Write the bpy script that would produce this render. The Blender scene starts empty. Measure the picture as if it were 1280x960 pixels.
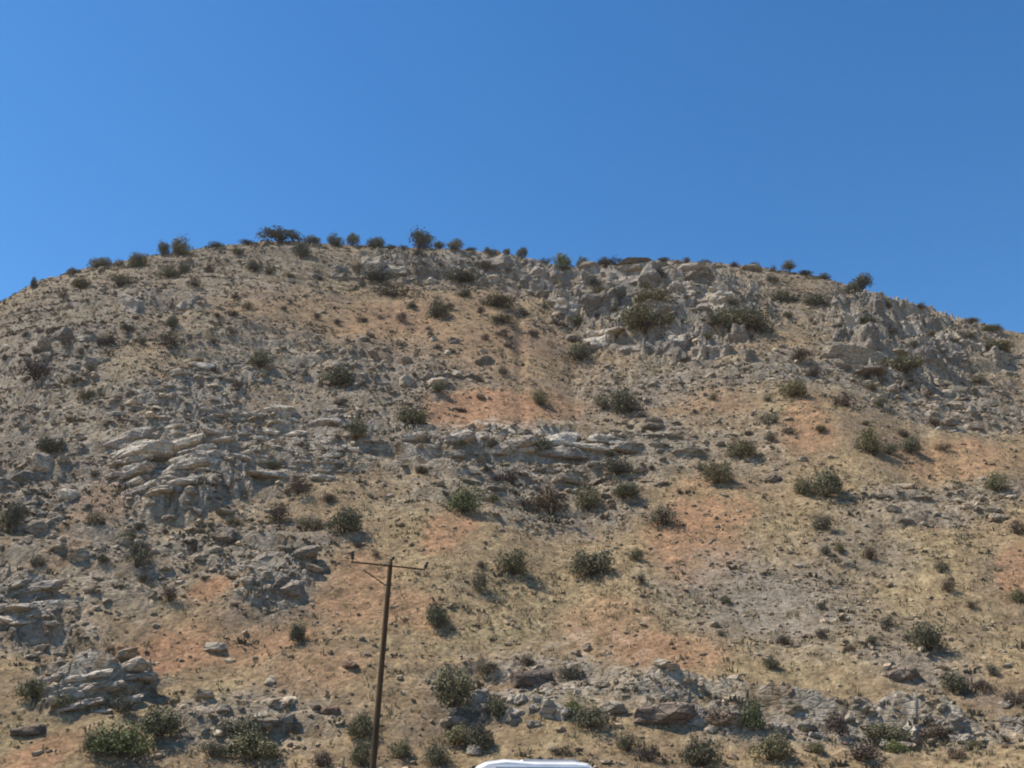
import bpy, bmesh, math, random
import numpy as np
from mathutils import Vector, Matrix, Euler

random.seed(7)
rng = np.random.default_rng(7)
S = bpy.context.scene
COL = S.collection
R = math.radians

# ------------------------------------------------------------------ camera, sky, sun, exposure
CAM_H, PITCH, FPX = 1.6, R(21.2), 1229.0          # focal length in pixels of a 1280-wide picture
cam_data = bpy.data.cameras.new('camera')
cam_data.sensor_width = 36.0
cam_data.lens = 36.0 * FPX / 1280.0
cam_data.clip_start, cam_data.clip_end = 0.1, 9000.0
cam = bpy.data.objects.new('camera', cam_data)
cam.location = (0, 0, CAM_H)
cam.rotation_euler = (R(90) + PITCH, 0, 0)
COL.objects.link(cam)
S.camera = cam

SUN_TO = Vector((-0.84, 0.08, 1.35)).normalized()  # direction towards the sun: high, left, across the slope
SUN_EL = math.asin(SUN_TO.z)
SUN_AZ = math.atan2(SUN_TO.x, SUN_TO.y)            # clockwise from +Y
world = bpy.data.worlds.new('World')
S.world = world
world.use_nodes = True
wn = world.node_tree
for n in list(wn.nodes):
    wn.nodes.remove(n)
sky = wn.nodes.new('ShaderNodeTexSky')
sky.sky_type = 'NISHITA'
sky.sun_disc = False
sky.sun_elevation = SUN_EL
sky.sun_rotation = SUN_AZ
sky.altitude = 1200
sky.air_density = 1.15
sky.dust_density = 0.25
sky.ozone_density = 3.0
hsv = wn.nodes.new('ShaderNodeHueSaturation')
hsv.inputs['Hue'].default_value = 0.5
hsv.inputs['Saturation'].default_value = 1.29
hsv.inputs['Value'].default_value = 1.0
bg = wn.nodes.new('ShaderNodeBackground')
bg.inputs['Strength'].default_value = 0.13
wo = wn.nodes.new('ShaderNodeOutputWorld')
wn.links.new(sky.outputs[0], hsv.inputs['Color'])
wn.links.new(hsv.outputs[0], bg.inputs['Color'])
wn.links.new(bg.outputs[0], wo.inputs['Surface'])

sun_data = bpy.data.lights.new('sun', 'SUN')
sun_data.energy = 4.8
sun_data.angle = R(0.5)
sun_data.color = (1.0, 0.94, 0.85)
sun = bpy.data.objects.new('sun', sun_data)
sun.location = (-60, 30, 200)
sun.rotation_euler = (-SUN_TO).to_track_quat('-Z', 'Y').to_euler()
COL.objects.link(sun)

S.view_settings.view_transform = 'Standard'
S.view_settings.look = 'None'
S.view_settings.exposure = 0.33
S.view_settings.gamma = 1.0
S.view_settings.use_curve_mapping = False
S.render.engine = 'CYCLES'
S.cycles.filter_width = 2.0                        # the photograph is a soft phone picture
S.cycles.max_bounces = 4

# ------------------------------------------------------------------ numpy noise
def _hash(ix, iy, seed):
    h = (ix.astype(np.int64) * 374761393 + iy.astype(np.int64) * 668265263 + seed * 1442695041) & 0xFFFFFFFF
    h = ((h ^ (h >> 13)) * 1274126177) & 0xFFFFFFFF
    h = ((h ^ (h >> 16)) * 2246822519) & 0xFFFFFFFF
    return (h ^ (h >> 15)).astype(np.float64) / 4294967296.0

def vnoise(x, y, seed):
    """gradient noise, about -1..1"""
    x, y = x + .37 + (seed % 97) * 1.713, y + .61 + (seed % 89) * 2.137   # no common lattice line through the origin
    ix, iy = np.floor(x), np.floor(y)
    fx, fy = x - ix, y - iy
    ux, uy = fx * fx * fx * (fx * (fx * 6 - 15) + 10), fy * fy * fy * (fy * (fy * 6 - 15) + 10)
    def g(dx, dy):
        a = _hash(ix + dx, iy + dy, seed) * 2 * np.pi
        return np.cos(a) * (fx - dx) + np.sin(a) * (fy - dy)
    a = g(0, 0) * (1 - ux) + g(1, 0) * ux
    b = g(0, 1) * (1 - ux) + g(1, 1) * ux
    return (a * (1 - uy) + b * uy) * 1.5

def fbm(x, y, seed, octaves=4, gain=0.5):
    t, amp, s = 0, 1.0, 0
    for o in range(octaves):
        t = t + amp * vnoise(x * 2 ** o, y * 2 ** o, seed + o * 17)
        s += amp
        amp *= gain
    return t / s

def cells(x, y, seed):
    """cellular noise: random value of the nearest cell, and distance to the cell border"""
    ix, iy = np.floor(x), np.floor(y)
    d1 = np.full(x.shape, 9.0); d2 = np.full(x.shape, 9.0); val = np.zeros(x.shape)
    for dx in (-1, 0, 1):
        for dy in (-1, 0, 1):
            cx, cy = ix + dx, iy + dy
            px = cx + _hash(cx, cy, seed); py = cy + _hash(cx, cy, seed + 5)
            d = np.hypot(px - x, py - y)
            v = _hash(cx, cy, seed + 9)
            nearer = d < d1
            d2 = np.where(nearer, d1, np.minimum(d2, d))
            val = np.where(nearer, v, val)
            d1 = np.where(nearer, d, d1)
    return val, d2 - d1

def sstep(a, b, x):
    t = np.clip((x - a) / (b - a), 0, 1)
    return t * t * (3 - 2 * t)

# ------------------------------------------------------------------ the photograph's viewing geometry (used to find ground points)
CP, SP = math.cos(PITCH), math.sin(PITCH)
def ray(px, py):
    xx, yy = (px - 640) / FPX, (480 - py) / FPX
    dx, dy, dz = xx, CP - yy * SP, SP + yy * CP
    return math.atan2(dx, dy), dz / math.hypot(dx, dy)

def project(x, y, z):
    zz = z - CAM_H
    depth = y * CP + zz * SP
    depth = np.where(depth < 0.5, 0.5, depth)
    up = -y * SP + zz * CP
    return 640 + FPX * x / depth, 480 - FPX * up / depth

# ------------------------------------------------------------------ the hill
SKYLINE = [(0, 378), (16, 369), (33, 359), (50, 350), (75, 345), (97, 338), (115, 333), (140, 330), (160, 325), (187, 320),
           (210, 317), (240, 312), (265, 308), (300, 305), (330, 302), (360, 302), (427, 306), (470, 308), (500, 310),
           (530, 310), (570, 311), (600, 314), (640, 318), (665, 323), (690, 330), (715, 334), (740, 331), (780, 328), (830, 325),
           (853, 326), (900, 329), (940, 333), (975, 338), (1000, 342), (1030, 347), (1050, 353), (1075, 360), (1090, 364),
           (1110, 370), (1140, 377), (1160, 384), (1200, 397), (1230, 405), (1255, 412), (1280, 417)]
sk = np.array([ray(x, y) for x, y in SKYLINE])
sk_az, sk_T = sk[:, 0], sk[:, 1]
# the hill goes on falling beyond both margins
lf = np.array([ray(x, y) for x, y in [(-800, 800), (-600, 690), (-420, 590), (-280, 515), (-170, 460), (-80, 415)]])
rt = np.array([ray(x, y) for x, y in [(1340, 435), (1420, 462), (1540, 508), (1700, 585), (1880, 680), (2060, 780)]])
left_az = np.concatenate([np.radians([-75, -62]), lf[:, 0]]); left_T = np.concatenate([[0.0, 0.03], lf[:, 1]])
right_az = np.concatenate([rt[:, 0], np.radians([62, 75])]); right_T = np.concatenate([rt[:, 1], [0.03, 0.0]])
sk_az = np.concatenate([left_az, sk_az, right_az]); sk_T = np.concatenate([left_T, sk_T, right_T])

R0, RR = 75.0, 237.0                                # foot and ridge distances
u_rows = np.concatenate([np.linspace(1 - R0 / 60.0, .53, 480, endpoint=False), np.linspace(.53, 1 - R0 / 262.0, 330)])
r_near = np.linspace(6, 59.5, 26)
r_far = np.linspace(266, 470, 34)
RAD = np.concatenate([r_near, R0 / (1 - u_rows), r_far])
AZ = np.radians(np.concatenate([np.linspace(-75, -44.6, 24), np.linspace(-44, -30.1, 110), np.linspace(-30, 30, 740), np.linspace(30.1, 44, 110), np.linspace(44.6, 75, 24)]))
NA, NR = len(AZ), len(RAD)
A2, R2 = np.meshgrid(AZ, RAD, indexing='ij')
X2, Y2 = R2 * np.sin(A2), R2 * np.cos(A2)
Tsky = np.interp(A2, sk_az, sk_T)
# ridge distance swings a little from side to side
RID = RR + 10 * np.sin(A2 * 3.1 + 0.6) + 5 * np.sin(A2 * 9 + 2)
q = (1 - R0 / R2) / (1 - R0 / RID)
k = 0.05
h = np.clip(0.5 + 0.5 * (1 - q) / k, 0, 1)
g = 1 * (1 - h) + q * h - k * h * (1 - h)
beyond = np.clip(R2 - RID, 0, None)
g = g * (1 - sstep(0, 230, beyond)) - 0.02 * sstep(0, 60, beyond)
Zb = CAM_H + R2 * Tsky * g
# flat ground in front of the foot
kk = 1.2
Zb = np.where(Zb > 20, Zb, np.log1p(np.exp(np.clip(Zb / kk, -30, 30))) * kk)
edge = np.maximum(sstep(R(60), R(74), np.abs(A2)), 1 - sstep(7, 12, R2))
Zb = Zb - 0.45 * edge - 0.6 * sstep(430, 468, R2)

PX, PY = project(X2, Y2, Zb)
wob = 16 * fbm(X2 / 9, Y2 / 9, 31, 3)
wob2 = 16 * fbm(X2 / 9, Y2 / 9, 57, 3)
fine = fbm(X2 / 3.0, Y2 / 3.0, 71, 3)
frag = fbm(X2 / 1.0, Y2 / 1.0, 73, 3)

def patch_mask(patches, soft=0.55, ragged=1.0):
    m = np.zeros_like(Zb)
    inside = (np.abs(PX - 640) < 900) & (R2 > 40) & (R2 < 300)
    for cx, cy, rx, ry, rot, w in patches:
        c, s = math.cos(R(rot)), math.sin(R(rot))
        dx, dy = PX + wob * ragged - cx, PY + wob2 * ragged * 0.7 - cy
        d = np.hypot((dx * c + dy * s) / rx, (-dx * s + dy * c) / ry) + 0.30 * fine + 0.22 * frag
        m = np.maximum(m, w * (1 - sstep(1 - soft, 1 + soft * 0.5, d)))
    return m * inside

# soil patches: centre, radii in the photograph, tilt, strength
RED = [(620, 516, 108, 32, -4, 1.1), (690, 505, 50, 18, 0, .7), (870, 680, 70, 60, 30, .9), (760, 800, 70, 50, 0, .55), (835, 835, 80, 36, 0, .75),
       (560, 684, 46, 34, -35, .8), (445, 755, 60, 60, 0, .6), (510, 785, 60, 30, 20, .6), (190, 806, 95, 34, -14, 1.0), (265, 736, 32, 14, 0, 1.0),
       (330, 812, 70, 26, 0, .7), (1010, 545, 40, 34, 20, .75), (1190, 588, 90, 26, 4, .55), (620, 425, 150, 55, 8, .28), (490, 402, 90, 26, 0, .45),
       (50, 938, 60, 22, -10, .8), (905, 640, 50, 24, 0, .8), (1268, 725, 26, 30, 0, .7), (340, 388, 90, 30, 0, .22), (700, 440, 110, 50, 10, .25),
       (1045, 345, 60, 14, 8, .35), (130, 610, 70, 22, -35, .5), (240, 800, 40, 30, 0, .8), (880, 610, 60, 20, 0, .4), (640, 880, 60, 20, 0, .35),
       (400, 860, 80, 30, 0, .4), (500, 440, 60, 20, 0, .3), (880, 505, 70, 22, 10, .35), (960, 430, 50, 16, 0, .2), (60, 690, 60, 20, -30, .35)]
YEL = [(520, 684, 60, 16, 0, .7), (85, 405, 45, 8, -5, .9), (268, 402, 26, 9, 0, 1.0), (1000, 655, 110, 44, 0, .65), (720, 765, 210, 80, 0, .7),
       (950, 845, 150, 50, 0, .75), (1150, 720, 140, 70, 0, .5), (850, 608, 45, 22, 0, .8), (125, 490, 70, 16, -25, .7), (640, 400, 60, 18, 0, .4),
       (700, 912, 90, 34, 0, .6), (360, 340, 110, 16, 0, .4), (470, 650, 60, 20, -20, .5), (40, 900, 60, 30, 0, .6), (1230, 790, 80, 40, 0, .5),
       (1090, 600, 120, 30, 0, .5), (420, 600, 60, 24, 0, .3), (760, 455, 80, 24, 0, .45), (1000, 520, 70, 20, 20, .5), (1200, 930, 100, 40, 0, .5),
       (560, 760, 80, 60, 0, .4), (150, 345, 70, 12, -15, .3)]
ROCK = [(90, 410, 170, 60, -18, .65), (260, 345, 220, 40, -4, .5), (60, 560, 130, 130, 0, .7), (120, 640, 170, 90, -15, .6), (480, 500, 170, 60, 0, .6), (640, 350, 160, 30, 5, .6), (250, 560, 160, 80, 0, 1.0), (130, 520, 100, 50, -25, .7), (60, 455, 110, 60, -10, .75), (400, 545, 130, 55, 0, .8), (430, 460, 140, 42, 0, .7),
        (300, 440, 120, 46, 0, .75), (640, 572, 230, 42, 0, .95), (640, 628, 170, 42, 0, .6), (300, 680, 140, 46, 0, .65), (345, 730, 75, 38, 0, .9),
        (50, 745, 90, 66, 0, .85), (120, 850, 85, 44, -10, .95), (190, 665, 100, 46, 0, .5), (40, 590, 80, 90, 0, .6), (835, 392, 165, 66, 0, 1.0),
        (1130, 418, 130, 58, 14, 1.0), (1180, 500, 130, 50, 8, .85), (1000, 470, 160, 30, 0, .75), (820, 475, 140, 36, 0, .7), (560, 337, 160, 26, 0, .8),
        (205, 384, 80, 24, 0, .8), (300, 318, 160, 18, 0, .5), (1160, 640, 130, 32, 0, .55), (680, 888, 150, 40, 0, .75),
        (1020, 920, 290, 34, 0, .7), (300, 915, 130, 44, 0, .6), (840, 895, 90, 26, 0, .8), (90, 350, 100, 26, -20, .5), (700, 360, 60, 26, 0, .7),
        (900, 560, 110, 40, 0, .4), (1150, 840, 90, 30, 0, .5), (140, 700, 120, 60, 0, .6), (800, 560, 110, 40, 0, .75), (1240, 440, 70, 30, 20, .7),
        (470, 500, 140, 36, 0, .6), (850, 332, 200, 12, 4, .5), (240, 500, 80, 40, 0, .8), (700, 520, 130, 26, 0, .4)]
PALE = [(200, 575, 60, 40, 0, .8), (650, 545, 150, 14, 0, .8), (780, 365, 70, 22, 0, .6), (1110, 385, 50, 24, 0, .7), (700, 860, 130, 60, 0, .3), (830, 330, 170, 12, 4, .7)]
CLIFF = [(825, 388, 135, 52, 0, 1.0), (1115, 412, 90, 50, 12, 1.0), (715, 362, 50, 22, 0, .8), (1215, 440, 60, 24, 20, .8), (570, 340, 90, 18, 0, .6), (210, 384, 50, 14, 0, .7), (110, 860, 60, 32, 0, .7), (205, 580, 60, 34, 0, .6)]
BROWN = [(60, 460, 140, 80, -10, .9), (150, 385, 170, 34, -10, .6), (300, 325, 200, 26, 0, .7), (600, 352, 200, 34, 0, .6), (400, 500, 220, 60, 0, .6), (90, 600, 130, 120, 0, .7),
         (430, 385, 220, 50, 0, .45), (700, 430, 150, 50, 0, .45), (1040, 370, 90, 40, 10, .5), (60, 400, 90, 40, -20, .8), (860, 500, 200, 40, 0, .45), (60, 450, 150, 60, 0, .95), (730, 610, 160, 50, 0, .6), (1180, 500, 140, 40, 8, .5), (960, 470, 200, 30, 0, .5), (1000, 915, 300, 30, 0, .7), (270, 690, 160, 60, 0, .5), (560, 460, 150, 40, 0, .4), (1130, 640, 120, 30, 0, .4)]
SCREE = [(965, 757, 155, 76, 8, 1.0), (1080, 690, 90, 30, 10, .6), (800, 480, 100, 26, 0, .5), (1100, 800, 120, 40, 0, .5)]
M_scree = patch_mask(SCREE, .7)
M_cliff = patch_mask(CLIFF, .5)
M_brown = patch_mask(BROWN, .7)
BULGE = [(228, 580, 76, 42, 0, 2.4), (825, 392, 128, 44, 4, 3.6), (1125, 424, 84, 44, 12, 4.2), (112, 862, 70, 30, -8, 1.5), (20, 752, 56, 38, -10, 1.6),
         (650, 557, 160, 13, 1, 1.3), (345, 730, 50, 28, -10, 1.2), (835, 893, 66, 13, 0, .9), (1080, 912, 190, 12, 2, 1.0), (375, 556, 90, 38, 2, 1.0), (705, 364, 50, 18, 0, 2.2), (560, 337, 110, 14, 2, 1.6), (240, 492, 80, 28, -18, 1.0)]
M_bulge = patch_mask(BULGE, .28)
M_rock_extra = np.clip(M_bulge, 0, 1)
M_red = patch_mask(RED, .45)
M_yel = patch_mask(YEL, .6)
M_rock = np.maximum(patch_mask(ROCK, .6) * (1 - .7 * np.clip(M_red, 0, 1)), M_rock_extra)
M_pale = patch_mask(PALE, .6)
on_hill = sstep(62, 82, R2)

# relief: broad hollows, dipping strata that step, broken blocks, then roughness
low = 1 - 0.75 * sstep(0.86, 0.99, q)               # keep the skyline where it is
relief = (2.6 * vnoise(X2 / 46, Y2 / 46, 3) + 1.5 * vnoise(X2 / 19, Y2 / 23, 4) + 0.8 * vnoise(X2 / 8, Y2 / 10, 5)) * low
strat = Zb + 0.05 * X2 + 2.2 * vnoise(X2 / 34, Y2 / 34, 11) + 0.7 * vnoise(X2 / 9, Y2 / 9, 12)
def terrace(s, period, sharp):
    f = s / period
    fr = f - np.floor(f)
    return period * (sstep(0.5 - sharp, 0.5 + sharp, fr) - fr)
patchy = sstep(-0.15, 0.35, fbm(X2 / 14, Y2 / 10, 41, 3))
stepm = np.clip(M_rock, 0, 1) * (0.55 + 0.45 * patchy)
relief += stepm * (0.8 * terrace(strat, 4.1, 0.14) + 0.75 * terrace(strat * 1.02 + 0.5 * vnoise(X2 / 5, Y2 / 5, 14), 1.45, 0.2))
relief += (1 - stepm) * 0.22 * terrace(strat, 2.3, 0.3) * patchy
cv, cd = cells(X2 / 2.9 + 0.4 * fine, Y2 / 2.0, 21)
relief += stepm * ((cv - 0.5) * 0.9 * low * sstep(0, .16, cd) - 0.25 * (1 - sstep(0, .14, cd)))
cv2, cd2 = cells(X2 / 1.15, Y2 / 0.85, 22)
far = 1 - .6 * sstep(130, 210, R2)
relief += far * (0.15 + 0.85 * M_rock) * ((cv2 - 0.5) * 0.42 * sstep(0, .2, cd2)) * low
cv3, cd3 = cells(X2 / 4.6 + .3 * fine, Y2 / 4.0, 23)
relief += M_bulge * (.72 + .5 * (cv3 - .5))
relief += M_cliff * (1.0 * terrace(strat, 7.5, 0.12) + ((cv3 - .5) * 1.3 * sstep(0, .12, cd3) - .7 * (1 - sstep(0, .1, cd3))) * (0.35 + .65 * low))
relief += 0.34 * fbm(X2 / 3.2, Y2 / 3.2, 81, 4, .55) * (0.55 + 0.7 * M_rock)
relief *= on_hill
Z2 = Zb + relief
# put the skyline back exactly
Tcol = np.max((Z2 - CAM_H) / R2, axis=1)
ratio = np.interp(AZ, sk_az, sk_T) / np.maximum(Tcol, 0.02)
ratio = np.clip(ratio, .8, 1.25)
ker = np.hanning(9); ker /= ker.sum()
ratio = np.convolve(np.pad(ratio, 4, mode='edge'), ker, 'valid')
wgt = sstep(0.3, 0.98, q) * (np.abs(A2) < R(45))
Z2 = np.where(Z2 > 3, CAM_H + (Z2 - CAM_H) * (1 + (ratio[:, None] - 1) * wgt), Z2)

# colours of the ground: earth, red earth, straw, bedrock
def lin(r, g, b):
    f = lambda c: (c / 255 / 12.92) if c / 255 <= .04045 else ((c / 255 + .055) / 1.055) ** 2.4
    return np.array([f(r), f(g), f(b)])
C_tan, C_red, C_yel = np.array([.292, .205, .116]), np.array([.352, .200, .110]), np.array([.350, .268, .145])
C_rock, C_pale, C_brown = np.array([.330, .284, .224]), np.array([.52, .465, .385]), np.array([.178, .134, .096])
nb = fbm(X2 / 11, Y2 / 9, 91, 4, .6)
nf = fbm(X2 / 1.7, Y2 / 1.5, 95, 4, .65)
colr = np.ones(Zb.shape + (3,)) * C_tan
def mixin(m, c):
    global colr
    m = np.clip(m, 0, 1)[..., None]
    colr = colr * (1 - m) + c * m
mixin(0.7 * sstep(.0, .5, nb + .25 * nf), C_yel * .95)
mixin(0.8 * sstep(.0, .5, -nb + .3 * nf), C_brown)
mixin(M_brown * (.6 + .6 * nf), C_brown)
mixin(M_yel * (.55 + .5 * nf), C_yel)
rill = fbm(X2 / 2.2 + .8 * fine, Y2 / 5.0, 97, 3)
mixin(M_red * (.95 + .6 * nf + .5 * rill), C_red)
rk = M_rock * (1 - .75 * np.clip(M_red, 0, 1)) * sstep(-.52, .02, nf + .35 * fbm(X2 / 4, Y2 / 3, 99, 3))
mixin(rk * .9, C_rock)
mixin(M_scree * (.95 + .5 * nf), np.array([.245, .202, .152]))
mixin(M_pale * sstep(-.2, .3, nf) * .8, C_pale)
colr = colr * (1 + 0.55 * nf[..., None])
colr = np.clip(colr, .02, .6)

def new_mesh(name, verts, faces, nv, smooth=False):
    """verts (n,3) float, faces flat int array of nv-gons"""
    me = bpy.data.meshes.new(name)
    nf_ = len(faces) // nv
    me.vertices.add(len(verts)); me.vertices.foreach_set('co', np.ascontiguousarray(verts, dtype=np.float32).ravel())
    me.loops.add(len(faces)); me.loops.foreach_set('vertex_index', np.ascontiguousarray(faces, dtype=np.int32))
    me.polygons.add(nf_); me.polygons.foreach_set('loop_start', np.arange(0, nf_ * nv, nv, dtype=np.int32))
    me.update(calc_edges=True)
    me.polygons.foreach_set('use_smooth', np.full(nf_, smooth, dtype=bool))
    return me

def attr_float(me, name, vals, domain='POINT'):
    a = me.attributes.new(name, 'FLOAT', domain)
    a.data.foreach_set('value', np.ascontiguousarray(vals, dtype=np.float32).ravel())

def attr_col(me, name, vals):
    a = me.attributes.new(name, 'FLOAT_COLOR', 'POINT')
    v = np.ones((len(vals), 4), dtype=np.float32); v[:, :3] = vals
    a.data.foreach_set('color', v.ravel())

# ------------------------------------------------------------------ materials
def mat(name):
    m = bpy.data.materials.new(name); m.use_nodes = True
    nt = m.node_tree
    for n in list(nt.nodes): nt.nodes.remove(n)
    out = nt.nodes.new('ShaderNodeOutputMaterial')
    b = nt.nodes.new('ShaderNodeBsdfPrincipled')
    nt.links.new(b.outputs[0], out.inputs[0])
    b.inputs['Specular IOR Level'].default_value = 0.25
    b.inputs['Roughness'].default_value = 0.9
    return m, nt, b
def node(nt, t, **kw):
    n = nt.nodes.new(t)
    for kx, v in kw.items(): setattr(n, kx, v)
    return n
def noise(nt, vec, scale, detail=4, rough=.6):
    n = node(nt, 'ShaderNodeTexNoise'); n.inputs['Scale'].default_value = scale
    n.inputs['Detail'].default_value = detail; n.inputs['Roughness'].default_value = rough
    nt.links.new(vec, n.inputs['Vector']); return n.outputs['Fac']
def ramp(nt, fac, stops):
    n = node(nt, 'ShaderNodeValToRGB')
    el = n.color_ramp.elements
    while len(el) < len(stops): el.new(.5)
    for e, (p, c) in zip(el, stops):
        e.position = p; e.color = (*c, 1) if len(c) == 3 else c
    nt.links.new(fac, n.inputs[0]); return n.outputs[0]
def mixc(nt, a, b, fac, mode='MIX'):
    n = node(nt, 'ShaderNodeMix', data_type='RGBA', blend_type=mode)
    for sock, v in ((n.inputs[6], a), (n.inputs[7], b), (n.inputs[0], fac)):
        if hasattr(v, 'links') or hasattr(v, 'is_linked'): nt.links.new(v, sock)
        elif isinstance(v, (int, float)): sock.default_value = v
        else: sock.default_value = (*v, 1)
    return n.outputs[2]
def bump(nt, bsdf, hgt, strength, dist):
    n = node(nt, 'ShaderNodeBump'); n.inputs['Strength'].default_value = strength; n.inputs['Distance'].default_value = dist
    nt.links.new(hgt, n.inputs['Height']); nt.links.new(n.outputs[0], bsdf.inputs['Normal'])
def wpos(nt):
    return node(nt, 'ShaderNodeNewGeometry').outputs['Position']

def make_ground_mat():
    m, nt, b = mat('dry_hillside')
    p = wpos(nt)
    a = node(nt, 'ShaderNodeAttribute', attribute_name='soil')
    n1 = noise(nt, p, 2.6, 6, .7)
    n2 = noise(nt, p, .9, 5, .65)
    v1 = ramp(nt, n1, [(.30, (.34, .32, .30)), (.5, (1, 1, 1)), (.70, (1.7, 1.66, 1.58))])
    v2 = ramp(nt, n2, [(.32, (.70, .70, .68)), (.52, (1, 1, 1)), (.7, (1.22, 1.2, 1.15))])
    c = mixc(nt, a.outputs['Color'], v1, .8, 'MULTIPLY')
    c = mixc(nt, c, v2, .9, 'MULTIPLY')
    nt.links.new(c, b.inputs['Base Color'])
    b.inputs['Roughness'].default_value = 1.0; b.inputs['Specular IOR Level'].default_value = 0.1
    vo = node(nt, 'ShaderNodeTexVoronoi', feature='F1'); vo.inputs['Scale'].default_value = 2.2
    nt.links.new(p, vo.inputs['Vector'])
    mth = node(nt, 'ShaderNodeMath', operation='SUBTRACT'); nt.links.new(n1, mth.inputs[0])
    m2 = node(nt, 'ShaderNodeMath', operation='MULTIPLY'); nt.links.new(vo.outputs['Distance'], m2.inputs[0]); m2.inputs[1].default_value = .15
    nt.links.new(m2.outputs[0], mth.inputs[1])
    ra = node(nt, 'ShaderNodeAttribute', attribute_name='rocky')
    mp = node(nt, 'ShaderNodeMapping'); mp.inputs['Scale'].default_value = (.8, .8, 2.2)
    nt.links.new(p, mp.inputs['Vector'])
    ve = node(nt, 'ShaderNodeTexVoronoi', feature='DISTANCE_TO_EDGE'); ve.inputs['Scale'].default_value = 1.0
    nt.links.new(mp.outputs[0], ve.inputs['Vector'])
    cr = ramp(nt, ve.outputs['Distance'], [(0, (0, 0, 0)), (.13, (1, 1, 1))])
    mx = node(nt, 'ShaderNodeMath', operation='MULTIPLY'); nt.links.new(cr, mx.inputs[0])
    m3 = node(nt, 'ShaderNodeMath', operation='MULTIPLY'); nt.links.new(ra.outputs['Fac'], m3.inputs[0]); m3.inputs[1].default_value = .3
    nt.links.new(m3.outputs[0], mx.inputs[1])
    ad = node(nt, 'ShaderNodeMath', operation='ADD'); nt.links.new(mth.outputs[0], ad.inputs[0]); nt.links.new(mx.outputs[0], ad.inputs[1])
    bump(nt, b, ad.outputs[0], 0.8, 0.4)
    return m

def make_rock_mat(name, base, warm, tint):
    m, nt, b = mat(name)
    p = wpos(nt)
    oi = node(nt, 'ShaderNodeObjectInfo')
    n1 = noise(nt, p, .55, 5, .65)
    n2 = noise(nt, p, 2.4, 6, .7)
    c = mixc(nt, base, warm, ramp(nt, n1, [(.40, (0, 0, 0)), (.68, (1, 1, 1))]))
    c = mixc(nt, c, ramp(nt, n2, [(.30, (.45, .45, .46)), (.5, (1, 1, 1)), (.72, (1.35, 1.33, 1.28))]), .9, 'MULTIPLY')
    if tint:
        at = node(nt, 'ShaderNodeAttribute', attribute_name='tone')
        src = at.outputs['Fac']
        c = mixc(nt, c, ramp(nt, src, [(0, (.50, .47, .44)), (.5, (.95, .92, .88)), (.85, (1.2, 1.15, 1.08)), (1, (1.65, 1.6, 1.5))]), 1.0, 'MULTIPLY')
    else:
        c = mixc(nt, c, ramp(nt, oi.outputs['Random'], [(0, (.62, .61, .60)), (.5, (.88, .84, .83)), (.8, (1.1, 1.08, 1.05)), (1, (1.5, 1.46, 1.4))]), 1.0, 'MULTIPLY')
    nt.links.new(c, b.inputs['Base Color'])
    vo = node(nt, 'ShaderNodeTexVoronoi', feature='DISTANCE_TO_EDGE'); vo.inputs['Scale'].default_value = .9
    mp = node(nt, 'ShaderNodeMapping'); mp.inputs['Scale'].default_value = (1, 1, 1.8)
    nt.links.new(p, mp.inputs['Vector']); nt.links.new(mp.outputs[0], vo.inputs['Vector'])
    cr = ramp(nt, vo.outputs['Distance'], [(0, (0, 0, 0)), (.09, (1, 1, 1))])
    mm = node(nt, 'ShaderNodeMath', operation='ADD'); nt.links.new(cr, mm.inputs[0]); nt.links.new(n2, mm.inputs[1])
    bump(nt, b, mm.outputs[0], .75, .3)
    return m

def make_leaf_mat(name, dark, light):
    m, nt, b = mat(name)
    at = node(nt, 'ShaderNodeAttribute', attribute_name='tone')
    oi = node(nt, 'ShaderNodeObjectInfo')
    c = mixc(nt, dark, light, at.outputs['Fac'])
    c = mixc(nt, c, ramp(nt, oi.outputs['Random'], [(0, (.75, .74, .8)), (.5, (1, 1, 1)), (1, (1.25, 1.15, 1.0))]), 1.0, 'MULTIPLY')
    nt.links.new(c, b.inputs['Base Color'])
    b.inputs['Roughness'].default_value = .8
    return m

def make_plain(name, c, rough=.6, spec=.3, nscale=None, metal=0, coat=0):
    m, nt, b = mat(name)
    b.inputs['Roughness'].default_value = rough; b.inputs['Specular IOR Level'].default_value = spec
    b.inputs['Metallic'].default_value = metal; b.inputs['Coat Weight'].default_value = coat
    if nscale:
        n = noise(nt, node(nt, 'ShaderNodeTexCoord').outputs['Object'], nscale, 4, .6)
        cc = mixc(nt, c, ramp(nt, n, [(.3, (.72, .70, .68)), (.7, (1.15, 1.14, 1.12))]), .9, 'MULTIPLY')
        nt.links.new(cc, b.inputs['Base Color'])
    else:
        b.inputs['Base Color'].default_value = (*c, 1)
    return m

def make_wood():
    m, nt, b = mat('weathered_pole_wood')
    tc = node(nt, 'ShaderNodeTexCoord')
    mp = node(nt, 'ShaderNodeMapping'); mp.inputs['Scale'].default_value = (14, 14, .7)
    nt.links.new(tc.outputs['Object'], mp.inputs['Vector'])
    n = noise(nt, mp.outputs[0], 2.0, 6, .7)
    n2 = noise(nt, tc.outputs['Object'], .6, 3, .5)
    c = ramp(nt, n, [(.3, (.035, .022, .012)), (.7, (.13, .085, .045))])
    c = mixc(nt, c, ramp(nt, n2, [(.35, (.7, .7, .7)), (.7, (1.4, 1.35, 1.25))]), .8, 'MULTIPLY')
    nt.links.new(c, b.inputs['Base Color'])
    bump(nt, b, n, .5, .02)
    return m

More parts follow.
